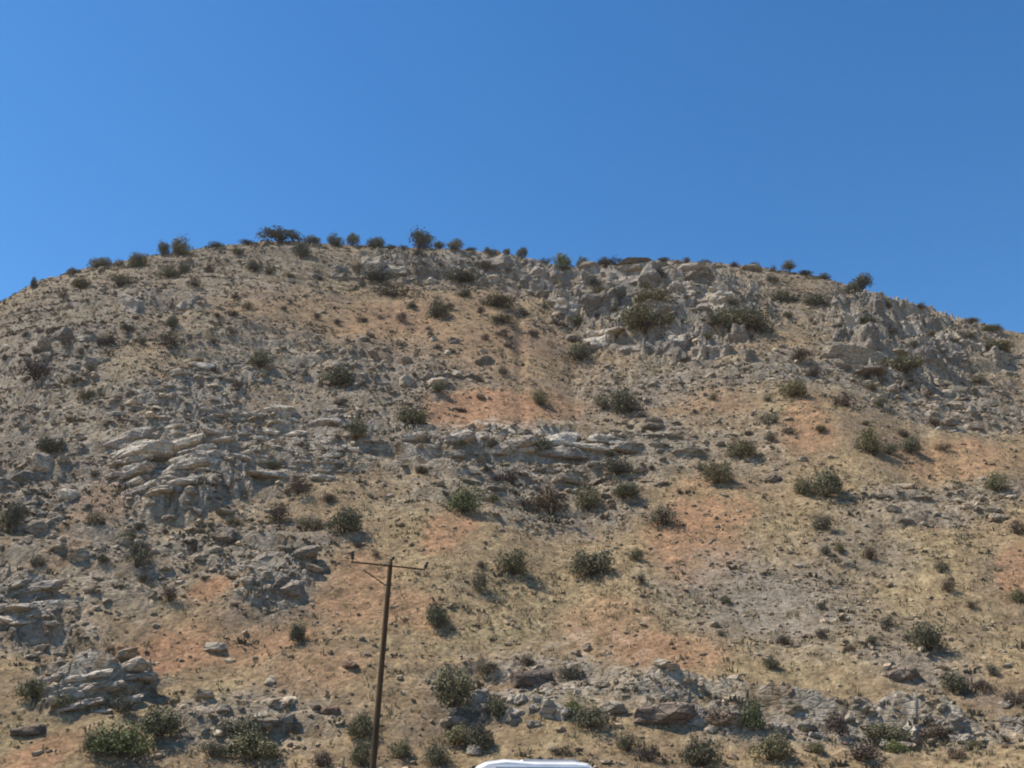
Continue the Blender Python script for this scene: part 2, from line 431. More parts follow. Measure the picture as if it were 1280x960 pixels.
M = dict(
    ground=make_ground_mat(),
    rock=make_rock_mat('grey_limestone', (.37, .318, .245), (.29, .228, .155), False),
    crag=make_rock_mat('weathered_limestone', (.42, .37, .30), (.30, .245, .175), False),
    pale=make_rock_mat('pale_limestone', (.52, .465, .38), (.43, .35, .255), False),
    rubble=make_rock_mat('loose_limestone', (.40, .342, .262), (.34, .262, .175), True),
    litter=make_rock_mat('earthy_stone_litter', (.40, .32, .23), (.36, .26, .17), True),
    redrock=make_rock_mat('reddish_stone', (.27, .165, .11), (.33, .22, .14), False),
    darkrock=make_rock_mat('brown_stone', (.17, .128, .10), (.22, .17, .125), False),
    green=make_leaf_mat('olive_green_leaves', (.094, .088, .048), (.225, .206, .114)),
    vivid=make_leaf_mat('fresh_green_leaves', (.078, .090, .034), (.195, .212, .085)),
    grey=make_leaf_mat('grey_green_leaves', (.078, .072, .046), (.19, .174, .112)),
    dry=make_leaf_mat('dry_brown_twigs', (.066, .048, .034), (.165, .120, .085)),
    straw=make_leaf_mat('straw_grass', (.20, .155, .075), (.42, .34, .18)),
    scrub=make_leaf_mat('low_scrub_leaves', (.080, .066, .040), (.20, .168, .102)),
    bark=make_plain('bark', (.085, .062, .042), .9, .2, 4),
    wood=make_wood(),
    steel=make_plain('rusty_steel', (.10, .072, .05), .6, .4, 9, .5),
    ceramic=make_plain('dark_insulator', (.045, .024, .016), .25, .5, 6),
    paint=make_plain('white_car_paint', (.84, .83, .81), .32, .5, 1.3, 0, .5),
    glass=make_plain('tinted_car_glass', (.015, .018, .02), .08, .6, None),
    rubber=make_plain('tyre_rubber', (.02, .02, .02), .8, .3, 12),
    alloy=make_plain('wheel_alloy', (.55, .55, .56), .35, .5, None, .9),
    plastic=make_plain('black_trim_plastic', (.025, .025, .027), .55, .4, 20),
    lamp=make_plain('clear_lamp_glass', (.65, .66, .68), .1, .6, None),
    redlamp=make_plain('red_lamp_glass', (.35, .02, .02), .15, .6, None),
)

def link(name, me, material=None, parent=None):
    o = bpy.data.objects.new(name, me)
    COL.objects.link(o)
    if material is not None and me is not None and not me.materials:
        me.materials.append(material)
    if parent is not None: o.parent = parent
    return o
def tag(o, label=None, cat=None, group=None, kind=None):
    if label: o['label'] = label
    if cat: o['category'] = cat
    if group: o['group'] = group
    if kind: o['kind'] = kind
    return o

# ------------------------------------------------------------------ hill and ground meshes
verts = np.stack([X2, Y2, Z2], -1).reshape(-1, 3)
ii, jj = np.meshgrid(np.arange(NA - 1), np.arange(NR - 1), indexing='ij')
v0 = (ii * NR + jj).ravel()
faces = np.stack([v0, v0 + NR, v0 + NR + 1, v0 + 1], -1).ravel()
me = new_mesh('hill', verts, faces, 4, False)
attr_col(me, 'soil', colr.reshape(-1, 3))
attr_float(me, 'rocky', np.clip(M_rock + M_cliff, 0, 1).ravel())
hill = link('hill', me, M['ground'])
tag(hill, 'rocky dry hillside with grey ledges and red earth patches', None, None, 'structure')

gn = 48
gx = np.linspace(-1, 1, gn); gx = np.sign(gx) * np.abs(gx) ** 2.5 * 4000
GX, GY = np.meshgrid(gx, gx, indexing='ij')
gv = np.stack([GX, GY, np.full_like(GX, -0.30)], -1).reshape(-1, 3)
ii, jj = np.meshgrid(np.arange(gn - 1), np.arange(gn - 1), indexing='ij')
v0 = (ii * gn + jj).ravel()
me = new_mesh('ground', gv, np.stack([v0, v0 + gn, v0 + gn + 1, v0 + 1], -1).ravel(), 4)
attr_col(me, 'soil', np.tile(C_tan, (len(gv), 1)))
tag(link('ground', me, M['ground']), 'flat dry earth plain around the hill', None, None, 'structure')

# ------------------------------------------------------------------ ground lookups
def height(x, y):
    x, y = np.asarray(x, float), np.asarray(y, float)
    a = np.clip(np.arctan2(x, y), AZ[0], AZ[-1] - 1e-6); r = np.clip(np.hypot(x, y), RAD[0], RAD[-1] - 1e-3)
    i = np.clip(np.searchsorted(AZ, a) - 1, 0, NA - 2); j = np.clip(np.searchsorted(RAD, r) - 1, 0, NR - 2)
    fa = (a - AZ[i]) / (AZ[i + 1] - AZ[i]); fr = (r - RAD[j]) / (RAD[j + 1] - RAD[j])
    return (Z2[i, j] * (1 - fa) + Z2[i + 1, j] * fa) * (1 - fr) + (Z2[i, j + 1] * (1 - fa) + Z2[i + 1, j + 1] * fa) * fr
def field(F, x, y):
    a = np.arctan2(x, y); r = np.hypot(x, y)
    i = np.clip(np.searchsorted(AZ, a) - 1, 0, NA - 2); j = np.clip(np.searchsorted(RAD, r) - 1, 0, NR - 2)
    return F[i, j]
TT = np.maximum.accumulate((Z2 - CAM_H) / R2, axis=1)
def ground_at(px, py):
    """the point of the hillside that the photograph shows at pixel (px, py), and metres per pixel there"""
    a, t = ray(px, py)
    i = int(np.clip(round(np.interp(a, AZ, np.arange(NA))), 0, NA - 1))
    col = TT[i]
    j0 = int(np.searchsorted(RAD, 62))
    j = j0 + int(np.searchsorted(col[j0:], t))
    if j >= NR or RAD[min(j, NR - 1)] > 262:         # above the ridge: stand on the ridge
        j = int(np.argmax((Z2[i] - CAM_H) / RAD))
    r = RAD[j]
    if j > j0:
        t0, t1 = (Z2[i, j - 1] - CAM_H) / RAD[j - 1], (Z2[i, j] - CAM_H) / RAD[j]
        if t1 > t0: r = RAD[j - 1] + (RAD[j] - RAD[j - 1]) * min(max((t - t0) / (t1 - t0), 0), 1)
    x, y = r * math.sin(a), r * math.cos(a)
    z = float(height(x, y))
    depth = y * CP + (z - CAM_H) * SP
    return Vector((x, y, z)), depth / FPX

# ------------------------------------------------------------------ stone shapes
def ico(sub):
    bm = bmesh.new(); bmesh.ops.create_icosphere(bm, subdivisions=sub, radius=1.0)
    v = np.array([x.co[:] for x in bm.verts]); f = np.array([[x.index for x in p.verts] for p in bm.faces])
    bm.free(); return v / np.linalg.norm(v, axis=1)[:, None], f
ICO1, ICO2, ICO3, ICO4 = ico(1), ico(2), ico(3), ico(4)
def stone_shape(base, seed, planes=14, boxy=0.5, rough=.06, dmin=.62, ledges=0.0):
    v, f = base
    r = np.random.default_rng(seed)
    n = r.normal(size=(planes, 3)); n /= np.linalg.norm(n, axis=1)[:, None]
    d = r.uniform(dmin, 1.05, planes)
    box = np.array([[1, 0, 0], [-1, 0, 0], [0, 1, 0], [0, -1, 0], [0, 0, 1], [0, 0, -1]], float)
    box += r.normal(scale=.16, size=box.shape); box /= np.linalg.norm(box, axis=1)[:, None]
    n = np.concatenate([n, box]); d = np.concatenate([d, r.uniform(.62, .8, 6) * (1 - .2 * (boxy - .5))])
    dots = v @ n.T
    rad = np.min(np.where(dots > .05, d / np.maximum(dots, .05), 9), axis=1)
    rad = np.minimum(rad, 1.25)
    w = v * rad[:, None]
    if ledges:                                       # broken in steps along bedding (z) and upright joints (x, y)
        a1, a2, a3 = r.uniform(0, 6.28, 3)
        joint = np.sin(w[:, 0] * 5.2 + a1 + 1.3 * np.sin(w[:, 1] * 3 + a2)) + .8 * np.sin(w[:, 1] * 5.8 + a3 + 1.1 * np.sin(w[:, 0] * 2.4)) + .5 * np.sin(w[:, 2] * 3 + a2)
        bed = np.sin(w[:, 2] * 7.5 + a2 + .8 * np.sin(w[:, 0] * 2.2 + a1)) + .4 * np.sin(w[:, 2] * 15 + a3)
        q1 = np.floor(joint * 1.4) / 1.4; q2 = np.floor(bed * 1.5) / 1.5
        cut = ledges * (q1 + .5 * q2)
        crack = .5 * ledges * (np.exp(-(joint / .16) ** 2) + np.exp(-(bed / .14) ** 2) * .7)
        w = w * (1 + np.array([1, 1, .55]) * (cut - crack)[:, None])
    for k_, (fr, am) in enumerate(((2.3, rough), (5.1, rough * .5))):
        ph = r.uniform(0, 6.28, (3, 3)); ax = r.normal(size=(3, 3)) * fr
        w = w * (1 + am * sum(np.sin(w @ ax[q_] + ph[q_, 0]) for q_ in range(3)))[:, None]
    return w, f
def stone_mesh(name, base, seed, material, **kw):
    w, f = stone_shape(base, seed, **kw)
    me = new_mesh(name, w, f.ravel(), 3)
    me.materials.append(material)
    return me
CRAGS = [stone_mesh('crag_block', ICO4, 600 + i, M['crag'], planes=9, rough=.06, dmin=.82, ledges=.13) for i in range(10)]
BOULDERS = [stone_mesh('boulder', ICO3 if i < 4 else ICO2, 100 + i, M['rock'], planes=12) for i in range(12)]
PALE_SLABS = [stone_mesh('pale_slab', ICO3, 700 + i, M['pale'], planes=8, rough=.045, ledges=.06) for i in range(7)]
PALE_BLOCKS = [stone_mesh('pale_block', ICO4, 720 + i, M['pale'], planes=8, rough=.05, dmin=.82, ledges=.09) for i in range(4)]
SLABS = [stone_mesh('slab', ICO2, 200 + i, M['rock'], planes=8, rough=.045) for i in range(9)]
COLUMNS = [stone_mesh('rock_column', ICO4, 300 + i, M['crag'], planes=8, rough=.06, dmin=.84, ledges=.12) for i in range(9)]
REDSTONES = [stone_mesh('red_boulder', ICO2, 400 + i, M['redrock'], planes=12) for i in range(3)]
DARKSTONES = [stone_mesh('dark_boulder', ICO3, 420 + i, M['darkrock'], planes=12) for i in range(4)]

# ------------------------------------------------------------------ rock outcrops: a thing each, its blocks are parts
SKX, SKY_ = [p[0] for p in SKYLINE], [p[1] for p in SKYLINE]
def outcrop(label, cx, cy, rx, ry, kind, wpx, rowpx, keep, seed, rot=0, tilt=.03):
    r = random.Random(seed)
    base, _ = ground_at(cx, cy + ry * .6)
    root = tag(link('rock_outcrop', None), label, 'rock outcrop', 'grey rock outcrops on the hillside')
    root.location = base
    yy = -ry
    cnt = 0
    while yy <= ry:
        half = rx * math.sqrt(max(0, 1 - (yy / ry) ** 2))
        xx = -half + r.uniform(0, wpx)
        drift = r.uniform(-3, 3)
        while xx <= half:
            w = wpx * math.exp(r.gauss(0, .38))
            if r.random() < keep:
                c, s = math.cos(R(rot)), math.sin(R(rot))
                x_, y_ = xx, yy + r.uniform(-.3, .3) * rowpx + drift
                P, mp = ground_at(cx + x_ * c - y_ * s, cy + x_ * s + y_ * c)
                sz = w * mp * .5
                if kind == 'slab':
                    me = r.choice(SLABS); sc = (sz * r.uniform(1.1, 1.5), sz * r.uniform(.55, .9), sz * r.uniform(.22, .42)); nm = 'slab'
                    e = Euler((r.gauss(-.06, .1), r.gauss(.03, .1), r.gauss(0, .25)))
                elif kind == 'column':
                    me = r.choice(COLUMNS); sc = (sz * r.uniform(.85, 1.2), sz * r.uniform(.9, 1.2), sz * r.uniform(1.0, 1.8)); nm = 'rock_column'
                    e = Euler((r.gauss(.03, .07), r.gauss(0, .09), r.gauss(0, .45)))
                elif kind == 'pale_slab':
                    me = r.choice(PALE_SLABS); sc = (sz * r.uniform(1.1, 1.6), sz * r.uniform(.55, .9), sz * r.uniform(.25, .45)); nm = 'slab'
                    e = Euler((r.gauss(-.06, .1), r.gauss(tilt, .08), r.gauss(0, .22)))
                elif kind == 'pale_block':
                    me = r.choice(PALE_BLOCKS); sc = (sz * r.uniform(.85, 1.1), sz * r.uniform(.8, 1.1), sz * r.uniform(.9, 1.3)); nm = 'rock_block'
                    e = Euler((r.gauss(0, .1), r.gauss(0, .15), r.uniform(0, 6.28)))
                elif kind == 'crag':
                    me = r.choice(CRAGS); sc = (sz * r.uniform(.9, 1.35), sz * r.uniform(.8, 1.1), sz * r.uniform(.6, 1.1)); nm = 'crag_block'
                    e = Euler((r.gauss(.05, .1), r.gauss(0, .12), r.gauss(0, .5)))
                else:
                    me = r.choice(BOULDERS); sc = (sz * r.uniform(.9, 1.3), sz * r.uniform(.8, 1.2), sz * r.uniform(.55, .95)); nm = 'boulder'
                    e = Euler((r.gauss(0, .2), r.gauss(0, .2), r.uniform(0, 6.28)))
                tx, ty = project(P.x, P.y, P.z + sc[2] * .95)
                over = np.interp(tx, SKX, SKY_) - 1.5 - ty   # do not stand up above the skyline
                if over > 0 and nm != 'slab':
                    drop = over * mp
                    P = P - Vector((0, 0, min(drop, sc[2] * 1.1)))
                o = link(nm, me, None, root)
                o.location = P - base + Vector((0, sc[1] * (.45 if kind in ('column', 'crag') else .3), sc[2] * (-.05 if kind in ('column', 'crag') else .2)))
                o.rotation_euler = e; o.scale = sc
                cnt += 1
            xx += w * r.uniform(.75, 1.15)
        yy += rowpx * r.uniform(.8, 1.25)
    return cnt

n_parts = 0
for args in [
    ('massive pale grey crag of bulging boulders around the big dark green bush', 806, 378, 128, 40, 'crag', 34, 13, .8, 1),
    ('row of stout upright grey blocks below the big dark green bush in the high crag', 915, 430, 66, 20, 'column', 24, 15, .85, 2),
    ('low grey boulders at the lower edge of the high crag above tan slope', 790, 426, 90, 18, 'crag', 20, 11, .6, 3),
    ('tall columned grey cliff on the right shoulder under the ridge', 1120, 416, 74, 46, 'column', 24, 15, .85, 4, 12),
    ('broken grey blocks tailing off down the right end of the ridge', 1215, 440, 60, 22, 'crag', 20, 10, .8, 5, 20),
    ('purplish grey flat ledges at the foot of the columned right cliff', 1060, 447, 70, 16, 'slab', 30, 9, .75, 6, 4),
    ('jumbled grey rubble bank below the columned right cliff', 1190, 505, 95, 34, 'boulder', 15, 12, .6, 7, 8),
    ('large pale slanting slab crag on the left slope', 208, 574, 62, 42, 'pale_slab', 26, 8, .95, 8, -6, -.22),
    ('big slanting core slabs inside the pale left slope crag', 196, 584, 50, 40, 'pale_slab', 31, 8, .85, 29, -10, -.3),
    ('wide field of small grey stones stepping right from the pale slab crag', 375, 552, 105, 48, 'pale_slab', 17, 9, .62, 9, 2),
    ('long pale horizontal ledges crossing the centre below the orange earth patch', 650, 556, 150, 15, 'pale_slab', 34, 9, .75, 10, 1),
    ('broken brown grey ledges under the long pale central ledges', 700, 600, 130, 22, 'slab', 25, 11, .55, 11, 0),
    ('grey rubble and ledges at the right end of the central ledge band', 805, 545, 70, 30, 'slab', 22, 10, .6, 12, 4),
    ('small grey stones scattered above the orange central earth patch', 490, 455, 140, 40, 'boulder', 12, 13, .45, 13, 0),
    ('weathered grey rocks just below the ridge trees at the summit', 560, 337, 120, 18, 'crag', 20, 9, .65, 14, 3),
    ('low dark rock band under the flat ridge between summit clump and largest tree', 470, 345, 90, 12, 'crag', 20, 9, .6, 30, 3),
    ('grey rock band under the ridge dip right of the summit rocks', 640, 350, 60, 13, 'crag', 22, 9, .65, 31, 4),
    ('bright pale twin rocks on the upper left slope above the yellow grass', 208, 384, 48, 10, 'pale_block', 17, 9, .7, 15, 0),
    ('rounded grey crag low on the left below the orange bank', 112, 864, 74, 28, 'pale_slab', 36, 11, .8, 16, -10, -.2),
    ('pale grey crag at the far left margin halfway down the slope', 25, 754, 54, 34, 'pale_slab', 32, 12, .8, 17, -10, -.2),
    ('heap of small grey blocks left of the pole top', 345, 725, 52, 34, 'boulder', 20, 13, .75, 18, -12),
    ('tan and grey boulders at the hill foot above the white van', 655, 890, 85, 26, 'crag', 26, 14, .45, 19, 0),
    ('pink grey rubble bank left of the pole foot around the green bushes', 300, 905, 90, 30, 'boulder', 20, 14, .55, 20, -8),
    ('brown undercut bank of blocks along the right hill foot', 1070, 912, 215, 17, 'crag', 34, 12, .55, 21, 2),
    ('dense grey scree ledges above and left of the pale slab crag', 240, 493, 95, 36, 'pale_slab', 16, 9, .55, 22, -18),
    ('grey stony strip running down the left edge of the slope', 60, 610, 60, 60, 'boulder', 17, 17, .55, 23, -25),
    ('scattered grey stones on the left slope between pale slab crag and orange bank', 190, 680, 110, 40, 'boulder', 16, 17, .45, 24, -12),
    ('dark stony knoll high at the left end of the slope', 60, 450, 80, 40, 'boulder', 15, 14, .45, 25, -10),
    ('low tan ledges on the right slope below the dark shrubs', 1170, 640, 90, 20, 'slab', 22, 12, .5, 26, 6),
    ('thin grey ledges along the right summit ridge', 850, 333, 120, 7, 'slab', 22, 6, .7, 27, 3),
    ('grey block ledge between the summit trees and the high pale crag', 705, 364, 54, 18, 'crag', 22, 10, .75, 28, 6),
]:
    n_parts += outcrop(*args)

# single boulders that stand by themselves
def single(label, px, py, w, proto, flat, group=None, seed=0, depthf=.8):
    r = random.Random(seed + px)
    P, mp = ground_at(px, py)
    sz = w * mp * .5
    o = tag(link('boulder', r.choice(proto)), label, 'boulder', group)
    o.scale = (sz * 1.15, sz * depthf, sz * flat)
    o.rotation_euler = (r.gauss(0, .1), r.gauss(0, .1), r.uniform(-.5, .5))
    o.location = P + Vector((0, sz * depthf * .35, sz * flat * .45))
for a in [
    ('flat pale boulder lying alone on the orange bank at left', 266, 814, 36, SLABS, .45),
    ('reddish boulder with a bright top just left of the pole', 437, 836, 26, REDSTONES, .6),
    ('large dark brown boulder on the slope above the white van', 662, 856, 60, DARKSTONES, .55),
    ('long dark brown rock ledge right of the white van', 832, 905, 88, DARKSTONES, .42),
    ('dark faced boulder alone on the tan slope at right', 1130, 850, 42, DARKSTONES, .55),
    ('small pale round boulder beside red earth on the right slope', 1004, 577, 16, BOULDERS, .8),
    ('pale low boulder between two shrubs right of centre', 966, 602, 24, SLABS, .6),
    ('flat grey boulder with a dark underside in the bottom left grass', 28, 918, 46, DARKSTONES, .4),
    ('pale slab beside the largest bush at the hill foot', 566, 908, 44, SLABS, .5),
    ('bright whitish rock just left of the white van roof', 592, 944, 26, SLABS, .7),
    ('rounded grey boulder at the base of the high crag', 828, 441, 26, BOULDERS, .8),
    ('pinkish flat stone at the foot of the slope left of the pole', 410, 892, 32, REDSTONES, .45),
    ('small tan boulder on the bare slope right of the bare scree', 1062, 708, 16, BOULDERS, .7),
    ('pale stone at the right bottom edge among green tufts', 1258, 884, 18, BOULDERS, .7),
    ('grey boulder leaning against the brown shrub at the right foot', 1008, 915, 34, BOULDERS, .6),
    ('tan boulder under the low dark bush right of the white van', 765, 890, 40, BOULDERS, .5),
]:
    single(*a)

# ------------------------------------------------------------------ shrub and tree shapes
def leaf_cloud(seed, n, lobes, leaf, spread=(1, 1, 1), base_cut=-.1, inner=.35, upright=False):
    r = np.random.default_rng(seed)
    cen = []
    for i in range(lobes):
        th = r.uniform(0, 6.283); rr = math.sqrt(r.uniform(0, 1)) * .62
        cen.append((rr * math.cos(th), rr * math.sin(th), r.uniform(.18, .80) * (1.2 - .75 * rr), r.uniform(.30, .52)))
    cen = np.array(cen)
    which = r.choice(lobes, n, p=cen[:, 3] ** 2 / np.sum(cen[:, 3] ** 2))
    d = r.normal(size=(n, 3)); d /= np.linalg.norm(d, axis=1)[:, None]
    rad = cen[which, 3] * np.where(r.random(n) < inner, r.uniform(.3, .9, n), np.where(r.random(n) < .14, r.uniform(1.1, 1.42, n), r.uniform(.8, 1.1, n)))
    c = cen[which, :3] + d * rad[:, None]
    keep = c[:, 2] > .05
    c, d = c[keep], d[keep]; n = len(c)
    lump = np.sin(c @ np.array([7.1, 3.3, 5.2]) + seed) + np.sin(c @ np.array([-4.1, 8.3, 6.2]))
    keep = (lump + r.normal(scale=.8, size=n)) > -1.3
    c, d, lump = c[keep], d[keep], lump[keep]; n = len(c)
    nrm = d + r.normal(scale=.75, size=(n, 3)); nrm /= np.linalg.norm(nrm, axis=1)[:, None]
    t = np.cross(nrm, r.normal(size=(n, 3))); t /= np.linalg.norm(t, axis=1)[:, None]
    b = np.cross(nrm, t)
    s = leaf * r.uniform(.6, 1.4, n)[:, None]
    quad = np.stack([c - t * s, c + b * s * .55 + nrm * s * .15, c + t * s, c - b * s * .55 + nrm * s * .15], 1)
    quad *= np.array(spread)
    tone = np.clip(.45 + .16 * lump + r.normal(scale=.22, size=n), 0, 1)
    return quad.reshape(-1, 3), tone
def crown_mesh(name, material, **kw):
    v, tone = leaf_cloud(**kw)
    me = new_mesh(name, v, np.arange(len(v)), 4)
    attr_float(me, 'tone', tone, 'FACE')
    me.materials.append(material)
    return me
def tube(bm, pts, radii, seg=6):
    rings = []
    for i, p in enumerate(pts):
        p = Vector(p)
        dirv = (Vector(pts[min(i + 1, len(pts) - 1)]) - Vector(pts[max(i - 1, 0)])).normalized()
        ax = dirv.cross(Vector((.31, .93, .17))).normalized(); ay = dirv.cross(ax)
        rings.append([bm.verts.new(p + (ax * math.cos(a) + ay * math.sin(a)) * radii[i]) for a in [6.2832 * q_ / seg for q_ in range(seg)]])
    for a, b in zip(rings, rings[1:]):
        for q_ in range(seg):
            bm.faces.new((a[q_], a[(q_ + 1) % seg], b[(q_ + 1) % seg], b[q_]))
    bm.faces.new(rings[0][::-1]); bm.faces.new(rings[-1])
def trunk_mesh(seed, stems, hgt, thick, single_trunk=False):
    r = random.Random(seed)
    bm = bmesh.new()
    if single_trunk:
        tube(bm, [(0, 0, -.25), (.02, .01, .2), (.04, -.02, .45), (.02, .02, .7)], [thick * 1.3, thick, thick * .8, thick * .5])
    for i in range(stems):
        th = 6.283 * i / stems + r.uniform(-.4, .4)
        z0 = .35 if single_trunk else -.25
        e = (math.cos(th) * r.uniform(.25, .6), math.sin(th) * r.uniform(.25, .6), hgt * r.uniform(.7, 1.05))
        mid = (e[0] * .45 + r.uniform(-.06, .06), e[1] * .45, z0 + (e[2] - z0) * .5)
        tube(bm, [(0.02 * math.cos(th), .02 * math.sin(th), z0), mid, e], [thick * .8, thick * .5, thick * .2], 5)
        e2 = (mid[0] + r.uniform(-.3, .3), mid[1] + r.uniform(-.3, .3), mid[2] + hgt * r.uniform(.25, .45))
        tube(bm, [mid, e2], [thick * .4, thick * .15], 4)
    me = bpy.data.meshes.new('trunk'); bm.to_mesh(me); bm.free()
    me.materials.append(M['bark'])
    return me
CROWN = {
    'dome': [crown_mesh('crown', M['green'], seed=s, n=3200, lobes=10, leaf=.052) for s in range(1, 6)],
    'vivid': [crown_mesh('crown', M['vivid'], seed=s, n=3200, lobes=10, leaf=.052) for s in (11, 12)],
    'loose': [crown_mesh('crown', M['grey'], seed=s, n=1900, lobes=10, leaf=.048, inner=.6) for s in range(21, 26)],
    'dry': [crown_mesh('crown', M['dry'], seed=s, n=1500, lobes=9, leaf=.05, inner=.6) for s in range(31, 34)],
}
STEMS = [trunk_mesh(40 + i, 6, 1.08, .042) for i in range(5)]
TRUNKS = [trunk_mesh(50 + i, 4, .9, .07, True) for i in range(3)]

def plant(kind, px, py, w, h, label, tree=False, lift=0.0, group=None):
    """px, py: foot of the plant in the photograph; w, h: its size there in pixels"""
    r = random.Random(int(px * 13 + py * 7))
    P, mp = ground_at(px, py)
    root = link('tree' if tree else 'shrub', None)
    tag(root, label, 'tree' if tree else 'shrub', group or ('trees along the ridge' if tree else 'shrubs on the hillside'))
    root.location = P
    root.rotation_euler = (0, 0, r.uniform(0, 6.283))
    sw, sh = w * mp / 1.75, h * mp / 1.22
    an = r.uniform(.8, 1.25)
    root.scale = (sw * math.sqrt(an), sw / math.sqrt(an), sh)
    c = link('crown', r.choice(CROWN[kind]), None, root)
    if lift:
        c.location = (0, 0, lift); c.scale = (1, 1, 1 - lift)
    link('trunk', r.choice(TRUNKS if (tree and lift) else STEMS), None, root)
    return root

RIDGE = [
    ('loose', 148, 331, 18, 7, 'low greyish bush between two dark bushes of the left ridge shoulder', 0),
    ('loose', 312, 306, 26, 5, 'flat greyish bush on the bare ridge left of the summit clump', 0),
    ('dry', 504, 312, 14, 7, 'brown low bush just left of the largest ridge tree', 0),
    ('dome', 590, 314, 14, 5, 'tiny bush right of the low double ridge bush', 0),
    ('loose', 682, 329, 18, 8, 'greyish low bush left of the fresh green ridge tree', 0),
    ('dry', 772, 331, 26, 6, 'flat brown bush at the left start of the pale right summit', 0),
    ('loose', 858, 328, 16, 5, 'faint greyish bush in the middle of the pale right summit', 0),
    ('dry', 916, 333, 20, 5, 'flat brown bush left of the lone low green ridge bush', 0),
    ('loose', 966, 339, 12, 8, 'small greyish bush close left of the lollipop tree', 0),
    ('dry', 1150, 382, 16, 6, 'brown bush on the skyline right of the columned cliff', 0),
    ('dome', 42, 360, 8, 17, 'thin dark upright tree alone at the left end of the ridge', 0),
    ('dome', 91, 342, 15, 10, 'small dark bush on the left ridge next to the thin upright tree', 0),
    ('dome', 122, 334, 27, 15, 'low wide dark bush on the left shoulder of the ridge', 0),
    ('dome', 171, 333, 22, 22, 'dark bush dropping just over the left ridge before the paired trees', 0),
    ('dome', 203, 318, 15, 19, 'narrower left tree of the close pair on the left ridge', 0),
    ('dome', 225, 319, 27, 24, 'round green right tree of the close pair on the left ridge', 0),
    ('dome', 270, 308, 18, 6, 'tiny low bush on the bare ridge right of the paired trees', 0),
    ('dome', 352, 303, 50, 15, 'long flat topped dark tree clump at the summit', .15),
    ('dome', 376, 321, 20, 22, 'dark bush just in front of the long flat topped summit clump', 0),
    ('dome', 390, 304, 22, 11, 'small bush tailing the right end of the flat topped summit clump', 0),
    ('dome', 419, 307, 22, 15, 'rounded dark tree first right of the flat topped summit clump', .1),
    ('dome', 441, 306, 16, 19, 'taller narrow tree second right of the flat topped summit clump', .15),
    ('dome', 467, 310, 24, 17, 'broad dark tree third right of the flat topped summit clump', .1),
    ('dome', 488, 311, 16, 6, 'low bush between the broad dark tree and the largest ridge tree', 0),
    ('dome', 525, 311, 34, 25, 'largest round green tree on the ridge', .1),
    ('dome', 550, 308, 15, 9, 'small bush touching the right of the largest ridge tree', 0),
    ('dome', 570, 311, 22, 12, 'low double bush right of the largest ridge tree', 0),
    ('dome', 614, 318, 18, 10, 'dark low bush left of the small round ridge tree', 0),
    ('dome', 634, 317, 11, 8, 'tiny dark bush on the ridge between two bushes', 0),
    ('dome', 652, 321, 15, 15, 'small round dark tree where the ridge starts to dip', .15),
    ('vivid', 703, 337, 21, 25, 'fresh green round tree in the ridge dip', .05),
    ('dome', 728, 334, 14, 15, 'dark pointed bush right of the fresh green tree', 0),
    ('dome', 755, 331, 18, 12, 'thin straggly bush at the right side of the ridge dip', 0),
    ('dome', 803, 327, 9, 6, 'left speck of bush on the pale right summit', 0),
    ('dome', 829, 326, 14, 5, 'right speck of bush on the pale right summit', 0),
    ('dome', 883, 330, 13, 7, 'small bush above the big dark green crag bush on the skyline', 0),
    ('dome', 945, 335, 15, 9, 'lone low green bush left of the lollipop tree', 0),
    ('dome', 987, 340, 18, 16, 'lollipop tree with clear stem on the right skyline', .35),
    ('dome', 1006, 344, 20, 5, 'flat low bush at the foot of the lollipop tree', 0),
    ('dome', 1031, 349, 16, 8, 'small dark bush between lollipop tree and the right shoulder tree', 0),
    ('dome', 1074, 362, 30, 20, 'dark spreading tree crowning the columned right cliff', .1),
    ('dome', 1062, 366, 22, 12, 'dark bush clinging left of the tree on the columned cliff', 0),
    ('dome', 1214, 404, 22, 6, 'first low bush on the falling right end of the ridge', 0),
    ('dome', 1240, 413, 22, 8, 'last low bush on the falling right end of the ridge', 0),
]
for kd, px, py, w, h, lab, lift in RIDGE:
    plant(kd, px, py + 1, w * 1.08, h * 1.14, lab, True, lift)

